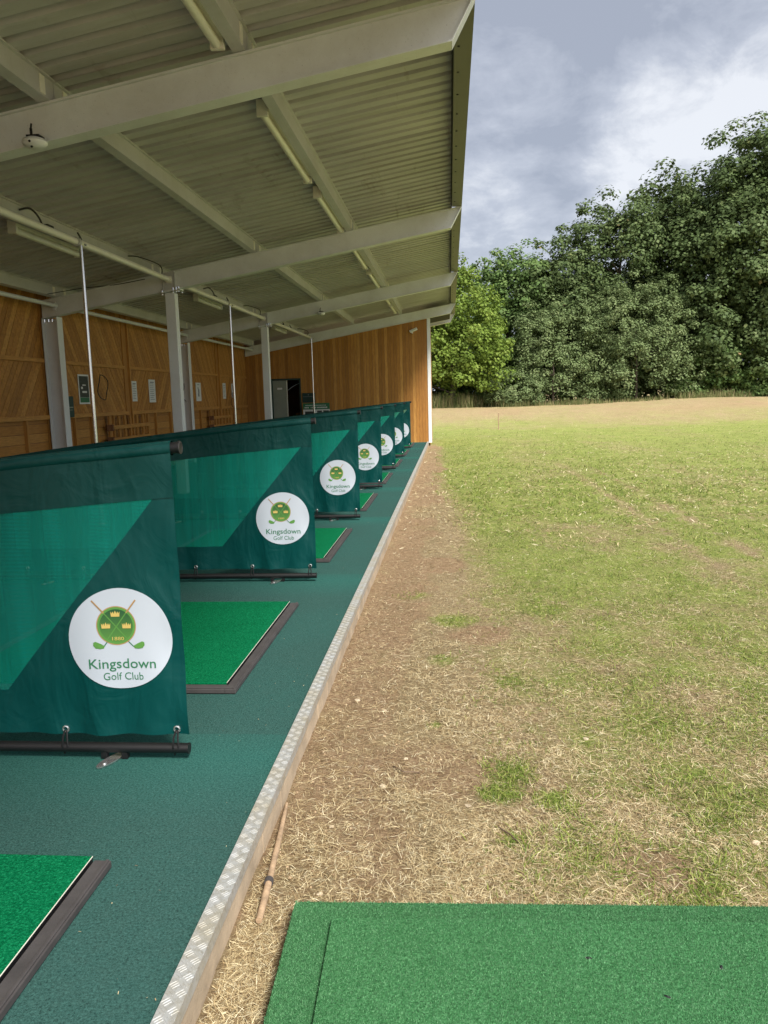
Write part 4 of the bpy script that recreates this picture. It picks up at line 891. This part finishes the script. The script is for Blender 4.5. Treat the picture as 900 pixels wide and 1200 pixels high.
def limbs(parent, h, r0, spread, seed, n=9, low=.15):
    rr = random.Random(seed); q = MB()
    pts = [Vector((0, 0, -.3))]; 
    for i in range(1, 8): pts.append(Vector((rr.uniform(-.04, .04) * h * i / 7, rr.uniform(-.04, .04) * h * i / 7, h * .82 * i / 7)))
    q.tube(pts, [r0 * (1.25 if i == 0 else (1 - i / 8.2)) for i in range(8)], 9); q.build('trunk', 'bark', parent, True)
    for k in range(n):
        i = rr.randint(1, 6); p = pts[i].copy(); a = rr.uniform(0, 2 * math.pi); ln = spread * rr.uniform(.6, 1.) * (1 - i / 11); d = Vector((math.cos(a), math.sin(a), rr.uniform(.35, .9)))
        bp_ = [p + d * ln * s + Vector((rr.uniform(-.2, .2), rr.uniform(-.2, .2), -.25 * s * s * ln * .5)) * s for s in (0, .3, .6, 1)]
        q = MB(); q.tube(bp_, [r0 * .42 * (1 - i / 12), r0 * .3 * (1 - i / 12), r0 * .18, r0 * .05], 7); q.build('limb', 'bark', parent, True)
def tree(name, label, x, y, blobs, h, r0, spread, mat, seed, clump=1., per=70, leaf=.25, **kw):
    z = float(gh(np.array(float(x)), np.array(float(y)), False)); t = thing(name, label, 'tree', (x, y, z), 'trees along the far edge of the field')
    limbs(t, h, r0, spread, seed); crown(t, 'crown', blobs, clump, per, leaf, mat, seed, **kw); return t
# blobs: (dx, dy, z, rx, ry, rz) relative to the trunk foot
tree('lime_tree', 'bright yellow-green tree beside the shelter end, lowest on the left', .2, 53, [(0, 0, 4.6, 3.1, 2.8, 3.6), (.4, .2, 6.6, 2.0, 2.0, 2.2), (1.1, -.5, 3.0, 2.2, 2.0, 2.4), (-1.8, .3, 4.0, 2.4, 2.2, 3.0)], 7.6, .22, 2.6, 'leaf_yel', 101, clump=.62, per=75, leaf=.19, zmin=.9)
tree('leafy_tree', 'mid-green tree just right of the yellow-green one, behind the shrubs', 4.4, 60, [(0, 0, 6.4, 2.9, 3, 4.2), (1.4, 0, 7.8, 2.0, 2.2, 2.6), (-1.3, 0, 6.6, 2.0, 2, 3.0)], 9.6, .25, 2.6, 'leaf_mid', 102, clump=.75, per=75, leaf=.22)
tree('leafy_tree', 'tree with reddish tinged top in the middle of the tree line', 8.2, 59, [(0, 0, 6.6, 2.8, 3, 4.3), (.8, .3, 8.6, 1.8, 2, 2.2), (-1.4, -.2, 7.6, 1.6, 2, 2.2), (2.2, -.5, 5.4, 2, 2, 3.4)], 10.2, .25, 2.6, 'leaf_syc', 103, clump=.75, per=75, leaf=.22)
tree('sycamore_tree', 'dark sycamore of middle height left of the tallest tree', 12.6, 60, [(0, 0, 7.8, 3.4, 3.4, 5.6), (-2.0, 0, 11.0, 1.5, 1.8, 2.2), (1.8, .2, 10.9, 2.2, 2.2, 2.4), (.2, -.5, 11.8, 1.4, 1.6, 1.4), (3.6, 0, 11.6, 1.6, 1.8, 2.2), (-2.6, -.4, 6.6, 1.9, 2, 3.0), (2.6, -.8, 5.6, 2.6, 2.4, 4.4)], 12.4, .4, 4, 'leaf_syc', 104, clump=.85, per=85, leaf=.22)
tree('sycamore_tree', 'tallest and largest dark sycamore at the right edge', 22.4, 59, [(0, 0, 10, 5.8, 5.2, 7.6), (-3.6, -.8, 8.8, 3.4, 3.4, 5.6), (-1.2, -1.0, 14.6, 2.9, 3.0, 2.6), (2.8, -.6, 15.0, 3.6, 3.4, 3.0), (-3.6, -2.4, 4.8, 3.6, 3.0, 4.0), (1.0, -3.2, 5.8, 4.4, 3.0, 4.8), (4.6, -1.6, 8, 4, 4, 7), (-5.2, -.4, 11.4, 1.6, 1.8, 1.7), (-2.9, -1.2, 13.2, 1.8, 2, 2.2), (-2.6, -2.8, 10, 2.8, 2.4, 2.8), (1.4, -3.4, 11.4, 2.8, 2.4, 2.6)], 16, .6, 6, 'leaf_syc', 105, clump=.95, per=100, leaf=.24, dens=1.15, zmin=.9)
tree('sycamore_tree', 'dark sycamore partly filling the gap behind the grey-green shrubs', 17.2, 62, [(0, 0, 8.5, 3.6, 3, 6.6), (-1, 0, 12.5, 2.4, 2.4, 3.2), (-2, -1, 5, 3, 3, 4)], 13, .35, 3.5, 'leaf_syc', 106, clump=1.0, per=80, leaf=.27)
tree('woodland_tree', 'dark tree of the second row glimpsed behind the reddish topped tree', 6.5, 67, [(0, 0, 5, 4.5, 2.5, 5.0), (3, 0, 4.5, 3.5, 2.5, 4.5), (-3.5, 0, 3.6, 3.5, 2.5, 4.2)], 9, .25, 3, 'leaf_mid', 107, clump=.9, per=80, leaf=.3, zmin=.2)
tree('woodland_tree', 'dark tree of the second row glimpsed low between the two sycamores', 15.5, 68, [(0, 0, 4.5, 4.5, 2.5, 5.0), (4, 0, 4.5, 4, 2.5, 5.0), (-3.5, 0, 4, 3.5, 2.5, 4.5)], 9, .25, 3, 'leaf_syc', 108, clump=.9, per=80, leaf=.3, zmin=.2)
tree('woodland_tree', 'dark tree of the second row low behind the tallest sycamore', 25.5, 67, [(0, 0, 5, 5, 2.5, 5.5), (5, 0, 5, 4, 2.5, 6), (-3.5, 0, 4, 4, 2.5, 5)], 10, .25, 3, 'leaf_syc', 109, clump=.9, per=80, leaf=.3, zmin=.2)
def shrub(label, x, y, blobs, mat, seed, clump=.55, per=70, leaf=.13, h=3., **kw):
    z = float(gh(np.array(float(x)), np.array(float(y)), False)); t = tag(empty('shrub', (x, y, z)), label, 'shrub', 'shrubs below the trees')
    limbs(t, h, .09, h * .55, seed, n=10); crown(t, 'foliage', blobs, clump, per, leaf, mat, seed, zmin=.1, **kw); return t
shrub('tall grey-green hawthorn left of the middle of the tree line', 7.0, 55, [(0, 0, 3.4, 2.3, 2, 3.2), (-1.3, 0, 4.6, 1.1, 1.2, 1.7), (1.5, .1, 4.8, 1.3, 1.3, 1.6), (.2, -.6, 1.8, 2.8, 1.6, 2.0)], 'leaf_grey', 201, h=5.4)
shrub('broad grey-green bush right of the hawthorn, in front of the big sycamore', 12.6, 55.5, [(0, 0, 4.0, 2.9, 2.2, 3.7), (1.6, .1, 5.2, 1.8, 1.6, 2.0), (-1.6, .1, 5.0, 1.6, 1.6, 2.0), (.4, -.8, 2.0, 3.6, 1.8, 2.2)], 'leaf_grey', 202, h=6.4)
shrub('low dark shrub at the foot of the biggest tree', 18.2, 56, [(0, 0, 1.9, 2.6, 1.5, 2.2), (2.0, 0, 1.3, 1.8, 1.2, 1.9), (-1.8, 0, 1.0, 1.3, 1.2, 1.5)], 'leaf_mid', 203, h=2.6, leaf=.18)
shrub('small rounded bush at the left foot of the tree line', 4.2, 52.8, [(0, 0, 1.05, 1.55, 1.1, 1.15), (-.9, .2, .8, .9, .8, .9), (.9, 0, .8, .9, .8, .95)], 'leaf_grey', 204, clump=.35, h=1.6, leaf=.11)
shrub('dark green bush filling the space under the yellow-green tree', 2.6, 56, [(0, 0, 2.4, 2.6, 1.8, 2.8), (-2.6, 0, 1.6, 2.2, 1.5, 2.0)], 'leaf_mid', 205, h=3.4, leaf=.17)
shrub('green bush at the right end of the tree line foot', 25.0, 55, [(0, 0, 2.4, 3.6, 1.8, 2.8)], 'leaf_syc', 206, h=3, leaf=.24, clump=.9)
shrub('long low dark undergrowth below the hawthorn and the reddish topped tree', 8.6, 57.6, [(-3, 0, 1.2, 2.6, 1.2, 1.9), (0, 0, 1.3, 2.8, 1.2, 2.1), (3, 0, 1.2, 2.6, 1.2, 2.0)], 'leaf_mid', 207, h=2.2, leaf=.17, jitter=.6)
shrub('long low dark undergrowth below the broad grey-green bush', 15.2, 58, [(-2.6, 0, 1.2, 2.6, 1.2, 2.1), (0, 0, 1.4, 2.8, 1.2, 2.3), (3, 0, 1.3, 2.8, 1.2, 2.2)], 'leaf_syc', 208, h=2.2, leaf=.2, jitter=.6)
shrub('low dark undergrowth behind the white corner trim, left of the yellow-green tree', -1.4, 57, [(0, 0, 1.6, 2.8, 1.4, 2.3), (2.6, 0, 1.2, 2.0, 1.2, 1.8)], 'leaf_syc', 209, h=2.4, leaf=.2, jitter=.6)
# long weeds at the field edge
n = 16000; r = np.random.default_rng(77); x = r.uniform(-4, 30, n); y = 51.6 + r.exponential(1.0, n); keep = (fbm(x * .5, y * .3, 71, 3) > .42) & ((x < 5) | (r.random(n) < .35)); x, y = x[keep], y[keep]; n = len(x)
h = r.uniform(.25, 1.0, n) * (.5 + fbm(x * .4, y * 0, 73, 2)); h *= np.where((x < 3.5), .95, .55); a = r.uniform(0, 2 * math.pi, n); z = gh(x, y, False); w = .02
V = np.stack([np.stack([x - w * np.cos(a), y - w * np.sin(a), z - .05], -1), np.stack([x + w * np.cos(a), y + w * np.sin(a), z - .05], -1), np.stack([x + r.normal(0, .18, n) * h, y + r.normal(0, .18, n) * h, z + h], -1)], 1).reshape(-1, 3)
tag(npmesh('long_grass', V, np.arange(3 * n).reshape(n, 3), 'weed', tint=np.repeat(r.random(n), 3)), kind='stuff')

# grit and clippings on the carpet
n = 150; r = np.random.default_rng(5); x = -.76 - r.exponential(.35, n); y = 1.0 + 9 * r.random(n) ** 1.5; ok = (x > -1.08) | ((y % 3.24) < .5); x, y = x[ok], y[ok]; n = len(x)
a = r.uniform(0, 2 * math.pi, n); ln = r.uniform(.002, .009, n); w = r.uniform(.0005, .0012, n); z = np.full(n, .0035)
P0 = np.stack([x, y, z], -1); d = np.stack([np.cos(a), np.sin(a), 0 * a], -1) * ln[:, None]; sd = np.stack([-np.sin(a), np.cos(a), 0 * a], -1) * w[:, None]
V = np.stack([P0 - sd, P0 + sd, P0 + d + sd + [0, 0, .002], P0 + d - sd + [0, 0, .002]], 1).reshape(-1, 3)
tag(npmesh('litter', V, np.arange(4 * n).reshape(n, 4), 'straw', tint=np.repeat(r.random(n), 4)), kind='stuff')
# shared defaults
if hasattr(SC, 'cycles'):
    SC.cycles.transparent_max_bounces = 24; SC.cycles.max_bounces = 8; SC.cycles.use_denoising = True
